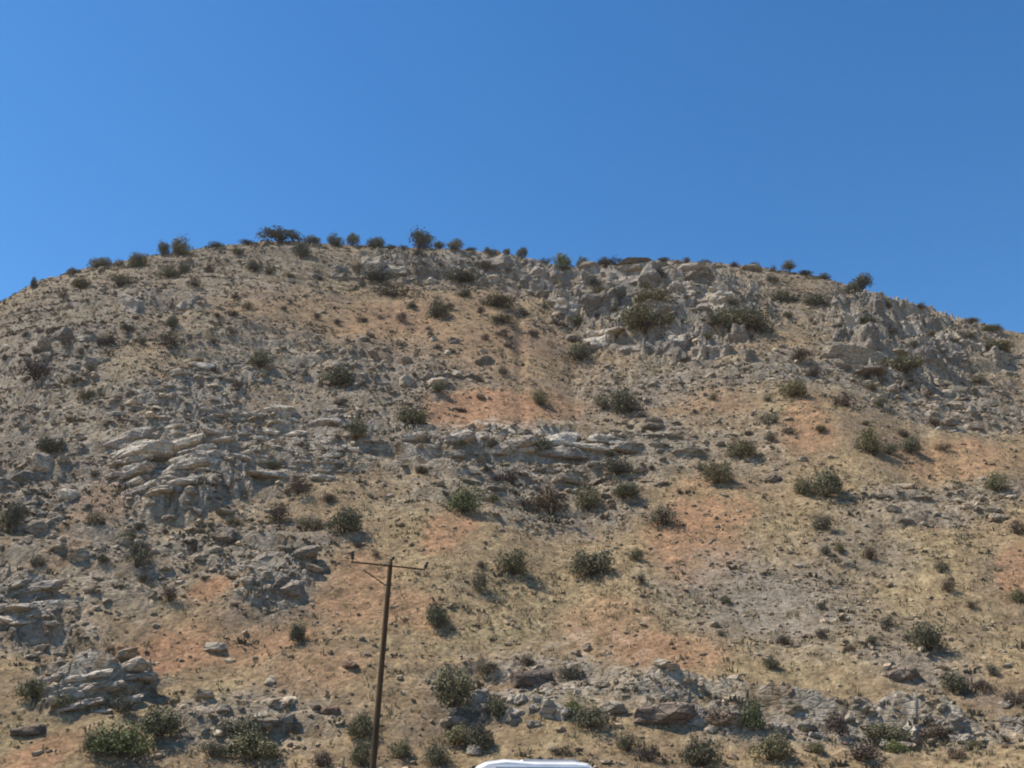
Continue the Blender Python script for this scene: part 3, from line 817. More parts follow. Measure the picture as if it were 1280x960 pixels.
SHRUBS = [
    # upper left slope
    ('dome', 105, 360, 28, 14, 'dark shrub beneath the low wide bush of the left shoulder'),
    ('loose', 150, 358, 40, 14, 'wide greyish shrub below the left shoulder of the ridge'),
    ('dome', 212, 347, 26, 18, 'dark shrub straight below the paired ridge trees'),
    ('dry', 244, 358, 24, 14, 'brown shrub below and right of the paired ridge trees'),
    ('dome', 318, 338, 22, 14, 'dark shrub under the left end of the summit clump'),
    ('loose', 336, 342, 18, 9, 'small grey shrub right beside the one under the summit clump'),
    ('loose', 361, 347, 18, 8, 'flat grey shrub between summit clump and tan slope'),
    ('dry', 399, 351, 14, 10, 'round brown shrub on yellowish grass below the summit'),
    ('dry', 262, 340, 18, 9, 'small brown shrub upper left of the tan bald slope'),
    ('dry', 293, 374, 14, 9, 'upper of two brown dots left of the tan bald slope'),
    ('dry', 290, 396, 16, 10, 'brown shrub touching the small yellow grass patch'),
    ('dry', 363, 379, 10, 9, 'upper tiny brown shrub on the tan bald slope'),
    ('dry', 354, 388, 12, 7, 'middle tiny brown shrub on the tan bald slope'),
    ('dry', 396, 399, 14, 10, 'lower right round brown shrub on the tan bald slope'),
    ('dry', 455, 402, 20, 7, 'flat brown shrub left of the dark pair at the upper middle'),
    ('dry', 503, 402, 20, 13, 'dark brown left shrub of the pair at the upper middle'),
    ('dome', 545, 397, 36, 24, 'larger green right shrub of the pair at the upper middle'),
    ('dome', 517, 385, 14, 8, 'small dark shrub above the pair at the upper middle'),
    ('dome', 475, 352, 40, 16, 'dark shrubs tucked under the summit rocks left part'),
    ('loose', 490, 370, 60, 14, 'long low grey green shrub below the summit rocks'),
    ('dome', 575, 352, 44, 16, 'dark shrub under the middle of the summit rocks'),
    ('loose', 608, 338, 28, 14, 'grey green shrub among the right summit rocks'),
    ('dome', 622, 384, 50, 16, 'wide dark shrub along the grassy terrace below summit rocks'),
    ('loose', 628, 404, 40, 12, 'pale green low shrub on the grassy terrace'),
    ('dry', 625, 420, 22, 10, 'brown shrub on the lower edge of the grassy terrace'),
    ('dry', 608, 425, 14, 9, 'small brown shrub left of the lower grassy terrace one'),
    ('dry', 634, 434, 12, 8, 'tiny brown shrub beneath the grassy terrace'),
    ('dry', 537, 420, 12, 10, 'tiny brown shrub below the dark pair of the upper middle'),
    ('dry', 629, 469, 15, 15, 'upright brown shrub alone on the centre tan slope'),
    ('dome', 548, 490, 18, 14, 'small dark shrub among stones above the orange central patch'),
    ('dry', 600, 478, 18, 10, 'faint brown shrub left of the upright brown one'),
    ('dome', 325, 459, 34, 22, 'round dark shrub on the stony upper left slope'),
    ('dry', 297, 488, 22, 15, 'brownish shrub below the round dark one of the upper left slope'),
    ('dome', 418, 483, 46, 32, 'big dark green shrub amid stones left of the centre'),
    ('dry', 422, 510, 24, 14, 'brown shrub directly below the big dark green one left of centre'),
    ('dome', 446, 547, 28, 28, 'round green shrub between stone field and dark long shrub'),
    ('dome', 515, 530, 40, 26, 'dense dark shrub at the left tip of the orange central patch'),
    ('dry', 575, 515, 24, 7, 'flat brown shrub inside the orange central patch'),
    ('dome', 675, 506, 22, 22, 'leaning dark shrub right above the orange central patch'),
    ('dome', 725, 450, 36, 25, 'dark oval shrub left of the high crag foot'),
    ('dome', 786, 516, 40, 36, 'dark tall shrub on the slope below the high crag'),
    ('loose', 755, 512, 34, 24, 'grey green shrub touching the left of the dark tall one below the crag'),
    ('dome', 677, 568, 26, 28, 'small green shrub growing out of the long pale central ledge'),
    ('loose', 712, 572, 30, 18, 'grey shrub on the central ledge right of the small green one'),
    ('vivid', 580, 641, 42, 40, 'fresh bright green shrub below the central ledges'),
    ('dome', 735, 636, 36, 36, 'green shrub at the right of the dark mass below the ledges'),
    ('dry', 690, 642, 64, 34, 'wide brown dark shrub mass below the central ledges'),
    ('dry', 640, 605, 24, 22, 'brown shrub in the gap of the central ledges'),
    ('loose', 772, 594, 46, 26, 'dusky green shrub below the right end of the ledges'),
    ('dome', 780, 622, 40, 20, 'dark flat shrub beneath the dusky green one'),
    ('loose', 832, 656, 50, 28, 'drooping grey green shrub at the top of the big red patch'),
    # left slope
    ('dome', 62, 567, 34, 24, 'dark shrub in the stony left strip'),
    ('loose', 118, 656, 26, 20, 'small pale green shrub below the pale slab crag'),
    ('dome', 10, 660, 26, 40, 'dark shrub on the left margin of the slope'),
    ('loose', 172, 708, 38, 38, 'tall grey shrub on the left slope above the orange bank'),
    ('dry', 212, 752, 28, 24, 'dark brown shrub between the grey shrub and vivid orange spot'),
    ('dry', 372, 618, 36, 32, 'dark brown shrub right of the pale slab crag field'),
    ('dry', 345, 652, 34, 28, 'brown shrub below the stone field left of the large dark one'),
    ('dome', 428, 666, 46, 36, 'large dark shrub above the left arm of the pole'),
    ('loose', 392, 662, 40, 18, 'grey shrub joined to the left of the large dark one above the pole'),
    ('dry', 447, 684, 20, 10, 'small brown shrub straight over the left insulator'),
    ('dry', 470, 696, 10, 12, 'tiny brown shrub between left insulator and pole top'),
    ('dome', 372, 803, 22, 27, 'narrow dark shrub on the bare slope left of the pole'),
    ('loose', 45, 709, 20, 18, 'small grey shrub over the far left crag'),
    ('dome', 42, 872, 36, 28, 'dark shrub left of the rounded low left crag'),
    ('dome', 76, 885, 30, 20, 'dark shrub in the shade of the rounded low left crag'),
    ('loose', 150, 890, 40, 22, 'grey shrub at the right foot of the rounded low left crag'),
    ('vivid', 150, 944, 80, 42, 'big green shrub at the bottom left of the slope'),
    ('dome', 200, 920, 56, 40, 'dark green shrub up against the big bottom left one'),
    ('dome', 118, 940, 36, 30, 'left flank shrub of the green bottom left thicket'),
    ('loose', 300, 930, 60, 44, 'greyish green shrub among the pink rubble bank'),
    ('dome', 318, 948, 66, 36, 'dark green shrub at the lower edge of the pink rubble bank'),
    ('loose', 262, 945, 36, 24, 'small grey shrub between bottom left thicket and pink rubble'),
    ('dome', 450, 922, 40, 34, 'dark shrub just left of the pole low down'),
    ('dome', 452, 956, 28, 34, 'dark shrub at the very foot left of the pole'),
    ('dome', 499, 948, 32, 26, 'round shrub immediately right of the pole foot'),
    ('dome', 546, 956, 36, 30, 'dark shrub between the pole foot and the white rock'),
    ('dry', 400, 958, 40, 22, 'brown shrub low between pink rubble and pole'),
    # centre bottom
    ('loose', 600, 740, 26, 32, 'sparse shrub left of the round pair on the straw slope'),
    ('dome', 640, 718, 42, 36, 'left round shrub of the pair on the straw slope'),
    ('dome', 741, 720, 54, 38, 'wider right round shrub of the pair on the straw slope'),
    ('dry', 602, 710, 14, 10, 'tiny brown shrub above the sparse one'),
    ('dome', 795, 700, 20, 17, 'small round shrub on the left rim of the big red patch'),
    ('dry', 802, 729, 16, 14, 'brown dot of shrub under the small round one by the red patch'),
    ('dome', 548, 784, 34, 36, 'green shrub alone right of the pole at mid height'),
    ('dome', 565, 882, 54, 54, 'largest dark bush near the hill foot right of the pole'),
    ('dry', 660, 832, 26, 18, 'brown shrub sitting above the large dark boulder'),
    ('loose', 712, 851, 38, 22, 'grey shrub right of the large dark boulder'),
    ('loose', 610, 840, 36, 14, 'flat pale shrub left of the large dark boulder'),
    ('dome', 624, 896, 34, 32, 'dark shrub among the tan boulders left side'),
    ('vivid', 716, 893, 26, 20, 'small bright green shrub right of the tan boulders'),
    ('dome', 738, 908, 44, 28, 'dark shrub below the small bright green one'),
    ('dome', 600, 935, 36, 34, 'green shrub over the white rock near the van'),
    ('dry', 700, 944, 28, 15, 'low brown shrub directly over the white van roof'),
    ('dome', 566, 930, 44, 26, 'dark green shrub below the pale slab at the hill foot'),
    ('loose', 785, 938, 34, 26, 'grey shrub right of the white van'),
    ('dry', 812, 950, 30, 28, 'brown shrub second to the right of the white van'),
    # right
    ('dome', 992, 496, 34, 26, 'dark shrub above the orange tongue on the right slope'),
    ('dry', 1055, 508, 30, 24, 'brown shrub below the purplish ledges'),
    ('dome', 1085, 566, 36, 36, 'left dark shrub of three in a row on the right slope'),
    ('loose', 1112, 568, 26, 20, 'grey middle shrub of three in a row on the right slope'),
    ('dome', 1138, 566, 28, 24, 'right dark shrub of three in a row on the right slope'),
    ('dry', 1180, 562, 22, 11, 'flat brown shrub at the left rim of the right orange patch'),
    ('dome', 898, 604, 38, 32, 'dark round shrub above the big red patch'),
    ('dome', 926, 572, 42, 26, 'dark shrub up and right of the one above the red patch'),
    ('loose', 962, 531, 22, 18, 'small grey shrub left of the orange tongue on the right slope'),
    ('loose', 965, 552, 20, 14, 'tiny grey shrub below the small grey one at the orange tongue'),
    ('dome', 1034, 621, 46, 42, 'largest round green shrub on the right slope'),
    ('dome', 1008, 618, 28, 24, 'dark low shrub at the left foot of the largest right slope shrub'),
    ('loose', 1031, 662, 32, 22, 'pale grey shrub under the largest right slope shrub'),
    ('dome', 1246, 613, 30, 26, 'blackish shrub on the right orange grass'),
    ('dry', 1272, 668, 26, 20, 'brown shrub on the right margin below the blackish one'),
    ('dome', 1163, 812, 42, 40, 'upright olive shrub alone on the straw slope at right'),
    ('dome', 1190, 864, 44, 26, 'dark shrub below the upright olive one'),
    ('dry', 1225, 862, 34, 16, 'brown low shrub right of the dark one under the olive shrub'),
    ('dome', 1272, 752, 22, 20, 'dark shrub on the right margin by small red patch'),
    ('dry', 1272, 880, 38, 24, 'brown shrub in the bottom right corner bank'),
    ('vivid', 942, 912, 30, 42, 'tall fresh green shrub on the brown bank right of the van'),
    ('dry', 905, 905, 50, 26, 'brown shrub left of the tall fresh green one'),
    ('dry', 1050, 918, 40, 38, 'reddish brown upright shrub on the right bank'),
    ('dome', 1110, 924, 56, 22, 'dark shrub under the edge of the right bank'),
    ('dry', 1165, 922, 50, 18, 'brown shrub at the right of the dark bank shrub'),
    ('dome', 878, 956, 52, 36, 'dark green shrub at the bottom below the brown bank'),
    ('dome', 962, 950, 52, 36, 'grey dark shrub at the bottom below the tall fresh green one'),
    ('vivid', 1122, 942, 30, 18, 'small green shrub low under the right bank'),
    ('dry', 1075, 950, 60, 26, 'wide brown shrub low under the right bank'),
    ('dome', 1020, 382, 30, 20, 'dark shrub left of the columned right cliff'),
    ('dome', 925, 413, 74, 36, 'big dark green bush in the middle of the high crag'),
    ('dome', 818, 382, 50, 28, 'dark shrub also standing for shade in the cleft of the high crag'),
    ('dome', 806, 412, 66, 36, 'dark shrub also standing for shade at the middle of the high crag'),  # this crown and the one before are part shrub, part stand-in for crag shade
    ('loose', 742, 358, 26, 18, 'grey shrub on the left shoulder of the high crag'),
    ('dome', 880, 349, 24, 14, 'small dark shrub on the slope above the high crag'),
    ('dome', 975, 378, 26, 20, 'dark shrub right of the big dark green crag bush'),
    ('dome', 755, 372, 40, 14, 'dark flat shrub along the left foot of the high crag'),
    ('dome', 1130, 458, 44, 22, 'dark shrub at the foot of the columned right cliff'),
    ('dome', 1245, 440, 46, 16, 'dark shrub patch behind the blocks of the right ridge end'),
    ('dry', 1000, 450, 40, 16, 'brown shrub between the high crag and the purplish ledges'),
    ('dry', 715, 428, 18, 10, 'brown shrub above the dark oval one near the crag foot'),
    ('dry', 700, 408, 24, 10, 'brown low shrub at the left foot of the high crag rocks'),
    ('loose', 215, 432, 40, 18, 'grey shrub left of the round dark upper left one'),
    ('dry', 45, 475, 46, 30, 'dark brown shrub on the stony knoll at far left'),
    ('dry', 130, 432, 34, 16, 'brown shrub below the narrow yellow grass strip'),
    ('dome', 110, 500, 26, 14, 'dark small shrub on the diagonal grass strip'),
    ('loose', 1225, 480, 28, 14, 'grey shrub in the rubble below the right cliff'),
]
for kd, px, py, w, h, lab in SHRUBS:
    plant(kd, px, py, w, h, lab)

# small faint shrubs between the larger ones, each told apart by the landmark beside it
MARKS = [
    ('thin upright tree on the left ridge', 42, 355), ('pair of trees on the left ridge', 215, 312), ('flat topped summit clump', 362, 300), ('largest ridge tree', 525, 305),
    ('fresh green tree in the ridge dip', 703, 330), ('bright twin rocks of the upper left', 205, 384), ('yellow grass patch of the upper left', 268, 402), ('long yellow grass strip at left', 85, 405),
    ('dark pair of shrubs at the upper middle', 525, 392), ('grassy terrace under the summit rocks', 622, 398), ('round dark shrub of the upper left', 325, 450), ('big dark shrub left of centre', 418, 470),
    ('orange central patch', 620, 518), ('upright brown shrub on the centre slope', 629, 462), ('dark oval shrub by the crag foot', 725, 440), ('big dark bush of the high crag', 925, 400),
    ('shaded cleft of the high crag', 812, 395), ('dark tall shrub below the crag', 786, 500), ('tree on the columned cliff', 1074, 352), ('columned right cliff', 1118, 412),
    ('purplish ledges of the right cliff', 1060, 447), ('dark shrub over the orange tongue', 992, 485), ('three shrubs in a row at right', 1112, 558), ('largest shrub of the right slope', 1034, 602),
    ('blackish shrub at right', 1246, 602), ('dark round shrub over the red patch', 898, 592), ('big red patch', 870, 680), ('pale central ledge', 650, 552), ('bright green shrub below the ledges', 580, 624),
    ('brown shrub mass below the ledges', 690, 628), ('pale slab crag of the left slope', 208, 574), ('large dark shrub over the pole', 428, 650), ('brown shrub right of the slab crag', 372, 604),
    ('dark shrub of the left stony strip', 62, 556), ('tall grey shrub of the left slope', 172, 690), ('far left pale crag', 25, 750), ('vivid orange spot', 265, 736), ('orange bank at left', 190, 806),
    ('heap of blocks by the pole top', 345, 725), ('grey scree patch', 950, 755), ('upright olive shrub at right', 1163, 794), ('dark faced boulder at right', 1130, 846), ('tall fresh shrub of the brown bank', 942, 892),
    ('reddish brown shrub of the bank', 1050, 900), ('round shrub pair on the straw slope', 690, 705), ('lone green shrub right of the pole', 548, 768), ('grey rubble under the right cliff', 1190, 505),
    ('stony knoll at far left', 60, 450), ('lollipop tree on the skyline', 987, 332), ('round left crag near the foot', 112, 862),
]
seen_labels = set()
spots_done = [(p[1], p[2]) for p in SHRUBS]
for cx, cy, rx, ry, n_, dark in [(180, 420, 170, 70, 34, .2), (560, 400, 150, 60, 22, .2), (1050, 500, 190, 60, 30, .3), (220, 640, 200, 90, 30, .3), (700, 600, 200, 60, 24, .4),
                                 (1060, 800, 200, 110, 22, .2), (860, 390, 200, 44, 26, .6), (1130, 420, 100, 40, 14, .6), (1100, 930, 190, 24, 14, .2), (60, 450, 60, 50, 16, .4), (420, 340, 300, 24, 20, .3)]:
    r = random.Random(cx)
    for i in range(n_):
        th = r.uniform(0, 6.283); q_ = math.sqrt(r.random())
        px, py = cx + rx * q_ * math.cos(th), cy + ry * q_ * math.sin(th)
        w = r.uniform(10, 22) * (1.15 if cy > 600 else 1); hh = w * r.uniform(.5, .85)
        kd = 'dome' if r.random() < dark else r.choice(['loose', 'dry', 'loose', 'dry'])
        if not (4 < px < 1276) or py < np.interp(px, SKX, SKY_) + 8 or py > 955: continue
        if min(math.hypot(px - a_, py - b_) for a_, b_ in spots_done) < 18: continue
        for mk, mx, my in sorted(MARKS, key=lambda m_: math.hypot(px - m_[1], py - m_[2]))[:3]:
            dx, dy = px - mx, py - my
            side = ('right of' if dx > 0 else 'left of') if abs(dx) > 1.7 * abs(dy) else ('below' if dy > 0 else 'above') if abs(dy) > 1.7 * abs(dx) else \
                ('downhill right of' if dy > 0 else 'uphill right of') if dx > 0 else ('downhill left of' if dy > 0 else 'uphill left of')
            far = 'close ' if math.hypot(dx, dy) < 32 else ''
            lab = 'small %s shrub %s%s the %s' % ({'dome': 'dark green', 'loose': 'grey green', 'dry': 'brown'}[kd], far, side, mk)
            if lab not in seen_labels:
                seen_labels.add(lab); spots_done.append((px, py))
                plant(kd, px, py, w, hh, lab, group='small faint shrubs of the hillside')
                break

# ------------------------------------------------------------------ scattered ground cover (stuff)
def scatter(n, dens, dmin, dmax, power, min_px, az_lim=42):
    """ground points with a size each; small far ones that no picture could show are dropped"""
    out = []
    m = n * 6
    a = rng.uniform(-R(az_lim), R(az_lim), m)
    r = np.sqrt(rng.uniform(64 ** 2, 250 ** 2, m))
    x, y = r * np.sin(a), r * np.cos(a)
    p = np.clip(dens(x, y), 0, 1)
    u = rng.random(m)
    size = dmin * (1 - u * (1 - (dmin / dmax) ** power)) ** (-1 / power)
    ok = (rng.random(m) < p) & (size / np.hypot(r, r * .4) * FPX > min_px)
    x, y, size = x[ok][:n], y[ok][:n], size[ok][:n]
    return x, y, height(x, y), size
def rot_matrices(n, tilt):
    yaw = rng.uniform(0, 6.283, n); a = rng.normal(scale=tilt, size=n); b = rng.normal(scale=tilt, size=n)
    cy, sy, ca, sa, cb, sb = np.cos(yaw), np.sin(yaw), np.cos(a), np.sin(a), np.cos(b), np.sin(b)
    Z_, O_ = np.zeros(n), np.ones(n)
    Rz = np.stack([np.stack([cy, -sy, Z_], -1), np.stack([sy, cy, Z_], -1), np.stack([Z_, Z_, O_], -1)], 1)
    Rx = np.stack([np.stack([O_, Z_, Z_], -1), np.stack([Z_, ca, -sa], -1), np.stack([Z_, sa, ca], -1)], 1)
    Ry = np.stack([np.stack([cb, Z_, sb], -1), np.stack([Z_, O_, Z_], -1), np.stack([-sb, Z_, cb], -1)], 1)
    return Rx @ Ry @ Rz
def stones_stuff(name, label, base, n, dens, dmin, dmax, power, min_px, material, flat, seed):
    x, y, z, s = scatter(n, dens, dmin, dmax, power, min_px)
    n = len(x)
    shapes = [stone_shape(base, seed + i, planes=7, rough=.05)[0] for i in range(10)]
    f = base[1]
    nv = len(base[0])
    rot = rot_matrices(n, .28)
    sc = np.stack([s * rng.uniform(.9, 1.5, n), s * rng.uniform(.7, 1.1, n), s * rng.uniform(flat * .6, flat * 1.3, n)], -1) * .5
    pick = rng.integers(0, 10, n)
    V = np.array(shapes)[pick]
    V = np.einsum('nij,nvj->nvi', rot, V * sc[:, None, :])
    V += np.stack([x, y, z + sc[:, 2] * .12], -1)[:, None, :]
    F = (f[None] + (np.arange(n) * nv)[:, None, None]).ravel()
    me = new_mesh(name, V.reshape(-1, 3), F, 3)
    attr_float(me, 'tone', np.repeat(np.clip(rng.normal(.5, .24, n), 0, 1), nv))
    tag(link(name, me, material), label, None, None, 'stuff')
    return n
d_rock = lambda x, y: .02 + 1.0 * field(M_rock, x, y) ** 1.3 * sstep(-.35, .3, fbm(x / 5, y / 7, 333, 3))
d_big = lambda x, y: .008 + 1.0 * field(M_rock, x, y) ** 1.6
d_any = lambda x, y: .22 + .6 * field(M_rock, x, y) + 1.0 * field(M_scree, x, y)
ns1 = stones_stuff('loose_stones', 'loose grey limestone blocks strewn over the rocky slopes', ICO2, 1100, d_big, .9, 2.8, 2.2, 3, M['rubble'], .55, 500)
ns2 = stones_stuff('small_stones', 'small pale stones strewn over the hillside', ICO1, 11500, d_rock, .42, 1.6, 2.0, 2.2, M['rubble'], .6, 520)
ns3 = stones_stuff('stone_litter', 'stone litter lying all over the dry slope', ICO1, 18500, d_any, .26, .9, 1.8, 2.0, M['litter'], .7, 540)

def tufts(name, label, n, dens, dmin, dmax, material, blades, hgt, wid, spread, seed, min_px=1.6, power=2.0):
    x, y, z, s = scatter(n, dens, dmin, dmax, power, min_px)
    n = len(x)
    k_ = blades
    th = rng.uniform(0, 6.283, (n, k_)); rr = np.sqrt(rng.random((n, k_))) * spread
    bx, by = rr * np.cos(th), rr * np.sin(th)
    lean = rng.uniform(.3, 1.1, (n, k_)); hh = hgt * rng.uniform(.5, 1.15, (n, k_)) * (1 - .45 * rr / max(spread, .01))
    ph = rng.uniform(0, 6.283, (n, k_))
    wx, wy = np.cos(ph) * wid, np.sin(ph) * wid
    tipx, tipy = bx * (1 + lean * .6), by * (1 + lean * .6)
    p0 = np.stack([bx - wx, by - wy, np.full_like(bx, -.08)], -1)
    p1 = np.stack([bx + wx, by + wy, np.full_like(bx, -.08)], -1)
    p2 = np.stack([tipx + wx * .6, tipy + wy * .6, hh], -1)
    p3 = np.stack([tipx - wx * .6, tipy - wy * .6, hh * .92], -1)
    Q = np.stack([p0, p1, p2, p3], 2) * s[:, None, None, None]
    Q += np.stack([x, y, z], -1)[:, None, None, :]
    me = new_mesh(name, Q.reshape(-1, 3), np.arange(n * k_ * 4), 4)
    tone = np.clip(rng.normal(.5, .2, (n, 1)) + rng.normal(0, .18, (n, k_)), 0, 1)
    attr_float(me, 'tone', tone.ravel(), 'FACE')
    tag(link(name, me, material), label, None, None, 'stuff')
    return n
clump = lambda x, y: sstep(-.35, .35, fbm(x / 6, y / 6, 301, 3))
d_grass = lambda x, y: (.35 + .65 * field(M_yel, x, y)) * (1 - .7 * field(M_rock, x, y)) * (1 - .6 * field(M_red, x, y)) * (.35 + .65 * clump(x, y))
d_scrub = lambda x, y: (.22 + .75 * field(M_brown, x, y) + .35 * field(M_rock, x, y)) * (1 - .75 * field(M_red, x, y)) * (1 - .55 * field(M_yel, x, y)) * sstep(-.2, .5, fbm(x / 10, y / 8, 311, 3))
nt1 = tufts('dry_grass', 'dry straw coloured grass tufts covering the slope', 44000, d_grass, .30, .95, M['straw'], 6, .55, .09, .45, 1, 1.5)
nt2 = tufts('low_scrub', 'low dark scrub dotted over the hillside', 13000, d_scrub, .42, 1.5, M['scrub'], 14, .42, .12, .5, 2, 2.2, 2.2)
print('STATS parts', n_parts, 'stones', ns1, ns2, ns3, 'tufts', nt1, nt2, 'shrubs', len(SHRUBS), len(RIDGE))

# ------------------------------------------------------------------ utility pole
def box(bm, c, s, rotm=None):
    m_ = Matrix.Translation(c) @ (rotm.to_4x4() if rotm else Matrix()) @ Matrix.Diagonal((*s, 1))
    return bmesh.ops.create_cube(bm, size=1.0, matrix=m_)
def bm_obj(name, bm, material, parent, smooth=False, bevel=0):
    me = bpy.data.meshes.new(name)
    if bevel:
        bmesh.ops.bevel(bm, geom=list(bm.edges), offset=bevel, segments=2, affect='EDGES', clamp_overlap=True)
    bm.normal_update(); bm.to_mesh(me); bm.free()
    if smooth: me.polygons.foreach_set('use_smooth', [True] * len(me.polygons))
    return link(name, me, material, parent)
def at_dist(px, py, d):
    a, t = ray(px, py)
    return Vector((d * math.sin(a), d * math.cos(a), CAM_H + d * t))
PD = 33.0
top = at_dist(488.5, 699, PD)
low_ = at_dist(466, 960, PD)
dirp = (top - low_).normalized()
foot = low_ - dirp * (low_.z / dirp.z + 0.3)
pole = tag(link('utility_pole', None), 'weathered brown wooden utility pole with a single crossarm', 'utility pole')
pole.location = (foot.x, foot.y, 0)
O = Vector((foot.x, foot.y, 0))
bm = bmesh.new()
ln = (top - foot).length
pts = [foot - O + dirp * ln * t for t in (0, .2, .4, .6, .8, .97, 1)]
tube(bm, pts, [.108, .102, .095, .089, .083, .078, .06], 14)
bm_obj('shaft', bm, M['wood'], pole, True)
mp_ = (top.y * CP + (top.z - CAM_H) * SP) / FPX
aL, aR = at_dist(438.5, 702.3, PD - .16), at_dist(531.5, 712, PD - .16)
d_ = aR - aL
rotm = d_.to_track_quat('X', 'Z').to_matrix()
bm = bmesh.new(); box(bm, (aL + aR) / 2 - O, (d_.length, .06, .046), rotm)
arm = bm_obj('crossarm', bm, M['wood'], pole, False, .008)
bm = bmesh.new()
b0, b1 = at_dist(455, 713, PD - .2), at_dist(482.5, 732, PD - .13)
tube(bm, [b0 - O, b1 - O], [.022, .022], 6)
bm_obj('brace', bm, M['steel'], pole)
def insulator(px, py, px2, py2, big=1.0):
    a, b = at_dist(px, py, PD - .16) - O, at_dist(px2, py2, PD - .16) - O
    ax = (b - a)
    bm = bmesh.new()
    prof = [(0, .012), (.25, .014), (.3, .05), (.38, .062), (.45, .034), (.52, .058), (.62, .064), (.7, .034), (.78, .05), (.9, .046), (1, .02)]
    tube(bm, [a + ax * t for t, r_ in prof], [r_ * big for t, r_ in prof], 12)
    o = bm_obj('insulator', bm, M['ceramic'], pole, True)
insulator(440.5, 703, 441, 688, 1.15)
insulator(530, 713, 534.5, 702, 1.15)
insulator(488.6, 700, 492.5, 695.5, 1.0)
for t in (.9, .86):
    p = foot - O + dirp * ln * t
    bm = bmesh.new()
    tube(bm, [p - dirp * .03, p + dirp * .03], [.09, .09], 14)
    bm_obj('clamp_band', bm, M['steel'], pole)

# ------------------------------------------------------------------ white van, its roof just enters the picture
VD = 19.5
vl, vr = at_dist(600, 950, VD), at_dist(736, 950, VD)
van = tag(link('van', None), 'white van at the hill foot with only its roof in view', 'van')
vcx = (vl.x + vr.x) / 2
van.location = (vcx, VD, 0.0)
H = 1.665
half = (vr.x - vl.x) / 2
xb = half + .10                                      # rear end (right), front to the left
prof = [(-half - 1.75, .45), (-half - 1.78, .62), (-half - 1.66, .86), (-half - 1.0, 1.02), (-half - .62, 1.10), (-half - .02, 1.60), (-half + .12, 1.66),
        (-half + .45, 1.70), (0, H), (half - .25, H - .005), (half - .06, H - .03), (half + .03, H - .10), (xb + .06, 1.1), (xb + .12, .8), (xb + .12, .45), (xb + .04, .32), (-half - 1.66, .32)]
bm = bmesh.new()
W = .90
def width_at(z): return W - .17 * float(sstep(.95, 1.75, z))
slices = [(-1, .0), (-.985, .012), (-.93, .03), (-.8, .045), (0, .055), (.8, .045), (.93, .03), (.985, .012), (1, 0)]
rings = []
cxp, czp = 0.0, .95
for s_, rise in slices:
    ring = []
    for x_, z_ in prof:
        shrink = .045 - rise if abs(s_) > .9 else 0
        xx = x_ - math.copysign(shrink, x_ - cxp) * (1 if abs(x_) > .3 else 0)
        zz = z_ + (rise - .045 if z_ > 1.5 else 0)
        ring.append(bm.verts.new((xx, s_ * width_at(z_), zz)))
    rings.append(ring)
for a, b in zip(rings, rings[1:]):
    for q_ in range(len(prof)):
        bm.faces.new((a[q_], a[(q_ + 1) % len(prof)], b[(q_ + 1) % len(prof)], b[q_]))
bm.faces.new(rings[0][::-1]); bm.faces.new(rings[-1])
bmesh.ops.recalc_face_normals(bm, faces=bm.faces)
body = bm_obj('body', bm, M['paint'], van, False)
def pane(name, pts2, side, material=M['glass'], out=.008):
    bm = bmesh.new()
    lo = [bm.verts.new((x_, side * (width_at(z_) - .02), z_)) for x_, z_ in pts2]
    hi = [bm.verts.new((x_, side * (width_at(z_) + out), z_)) for x_, z_ in pts2]
    n_ = len(pts2)
    bm.faces.new(lo); bm.faces.new(hi[::-1])
    for q_ in range(n_): bm.faces.new((lo[q_], lo[(q_ + 1) % n_], hi[(q_ + 1) % n_], hi[q_]))
    bmesh.ops.recalc_face_normals(bm, faces=bm.faces)
    return bm_obj(name, bm, material, van)
for sd in (-1, 1):
    pane('side_window', [(-half - .35, 1.08), (-half + .12, 1.43), (-half + .62, 1.44), (-half + .62, 1.08)], sd)
    pane('side_window', [(-half + .70, 1.08), (-half + .70, 1.44), (.52, 1.44), (.52, 1.08)], sd)
    pane('side_window', [(.60, 1.08), (.60, 1.44), (half - .1, 1.43), (half + .02, 1.08)], sd)
    for xa in (-half + .60, .50):
        pane('door_handle', [(xa, .96), (xa, .99), (xa - .14, .99), (xa - .14, .96)], sd, M['plastic'], .03)
    bm = bmesh.new(); box(bm, (-half - .30, sd * (W + .09), 1.12), (.10, .17, .14)); bm_obj('side_mirror', bm, M['plastic'], van, False, .03)
    bm = bmesh.new(); box(bm, (-half - 1.62, sd * .66, .78), (.16, .28, .12)); bm_obj('headlight', bm, M['lamp'], van, False, .03)
    bm = bmesh.new(); box(bm, (xb + .07, sd * .74, .95), (.10, .14, .34)); bm_obj('tail_light', bm, M['redlamp'], van, False, .03)
    bm = bmesh.new()
    tube(bm, [(-.30 + .0, sd * .62, H - .01), (-.2, sd * .62, H + .022), (half - .3, sd * .62, H + .022), (half - .2, sd * .62, H - .02)], [.014] * 4, 8)
    bm_obj('roof_rail', bm, M['alloy'], van, True)
for sd in (-1, 1):
    pane('roof_gutter', [(-half + .3, H - .10), (half - .04, H - .115), (half - .04, H - .10), (-half + .3, H - .085)], sd, M['alloy'], .03)
bm = bmesh.new()
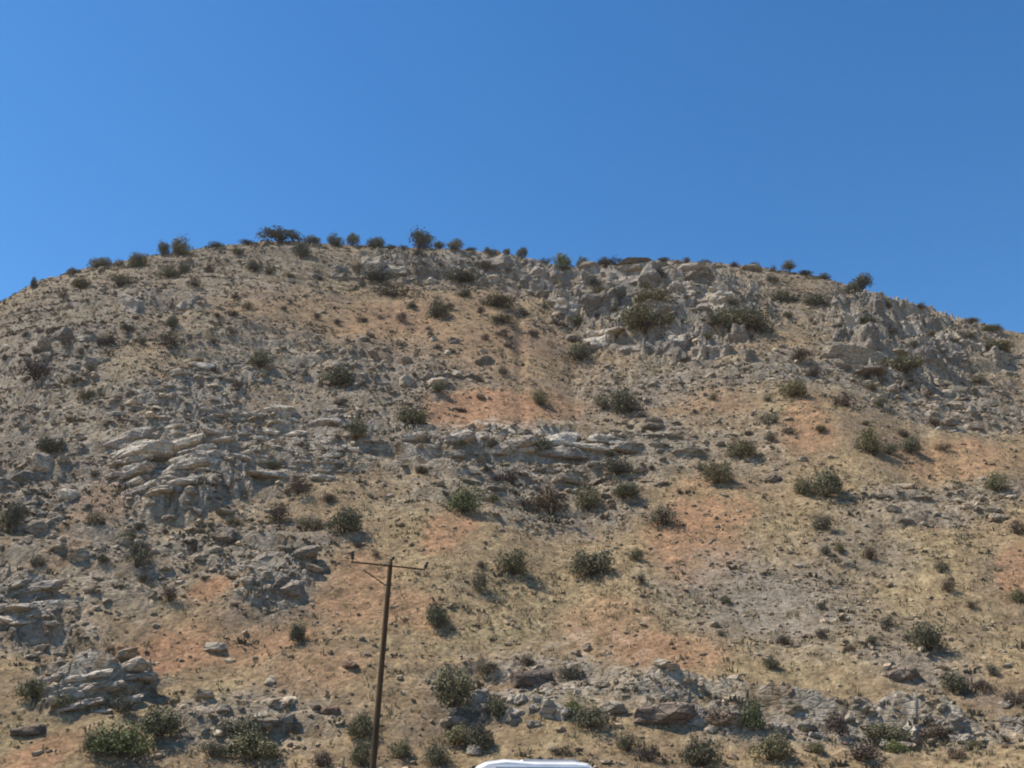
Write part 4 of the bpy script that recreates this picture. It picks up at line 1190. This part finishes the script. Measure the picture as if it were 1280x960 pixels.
v4 = [bm.verts.new(p_) for p_ in ((-half - .60, -.70, 1.125), (-half - .60, .70, 1.125), (-half - .06, .62, 1.575), (-half - .06, -.62, 1.575))]
v8 = [bm.verts.new(v.co + Vector((-.03, 0, .03))) for v in v4]
bm.faces.new(v4); bm.faces.new(v8[::-1])
for q_ in range(4): bm.faces.new((v4[q_], v4[(q_ + 1) % 4], v8[(q_ + 1) % 4], v8[q_]))
bmesh.ops.recalc_face_normals(bm, faces=bm.faces)
bm_obj('windscreen', bm, M['glass'], van)
bm = bmesh.new(); box(bm, (xb + .035, 0, 1.32), (.04, 1.2, .34), Euler((0, R(-8), 0)).to_matrix()); bm_obj('rear_window', bm, M['glass'], van)
for bx_ in (-half - 1.72, xb + .08):
    bm = bmesh.new(); box(bm, (bx_, 0, .48), (.16, 1.72, .24)); bm_obj('bumper', bm, M['plastic'], van, False, .04)
for wx_ in (-half - .95, half - .45):
    for sd in (-1, 1):
        bm = bmesh.new()
        prof_t = [(-.10, .24), (-.10, .30), (-.075, .325), (.075, .325), (.10, .30), (.10, .24)]
        tube(bm, [(wx_, sd * .80 + y_, .325) for y_, r_ in prof_t], [r_ for y_, r_ in prof_t], 28)
        wh = bm_obj('wheel', bm, M['rubber'], van, False)
        bm = bmesh.new()
        tube(bm, [(wx_, sd * .80 + sd * y_, .325) for y_ in (.02, .106, .112)], [.22, .215, .17], 24)
        bm_obj('rim', bm, M['alloy'], wh)

# ------------------------------------------------------------------ thin summer haze
bm = bmesh.new(); box(bm, (0, 250, 74), (1040, 520, 151))
hz = bm_obj('haze', bm, None, None)
hm = bpy.data.materials.new('thin_haze'); hm.use_nodes = True
for n in list(hm.node_tree.nodes): hm.node_tree.nodes.remove(n)
ho = hm.node_tree.nodes.new('ShaderNodeOutputMaterial'); hv = hm.node_tree.nodes.new('ShaderNodeVolumePrincipled')
hv.inputs['Color'].default_value = (.86, .87, .88, 1); hv.inputs['Density'].default_value = 0.00009; hv.inputs['Anisotropy'].default_value = .2
hm.node_tree.links.new(hv.outputs[0], ho.inputs['Volume'])
hz.data.materials.append(hm)
tag(hz, None, None, None, 'stuff')
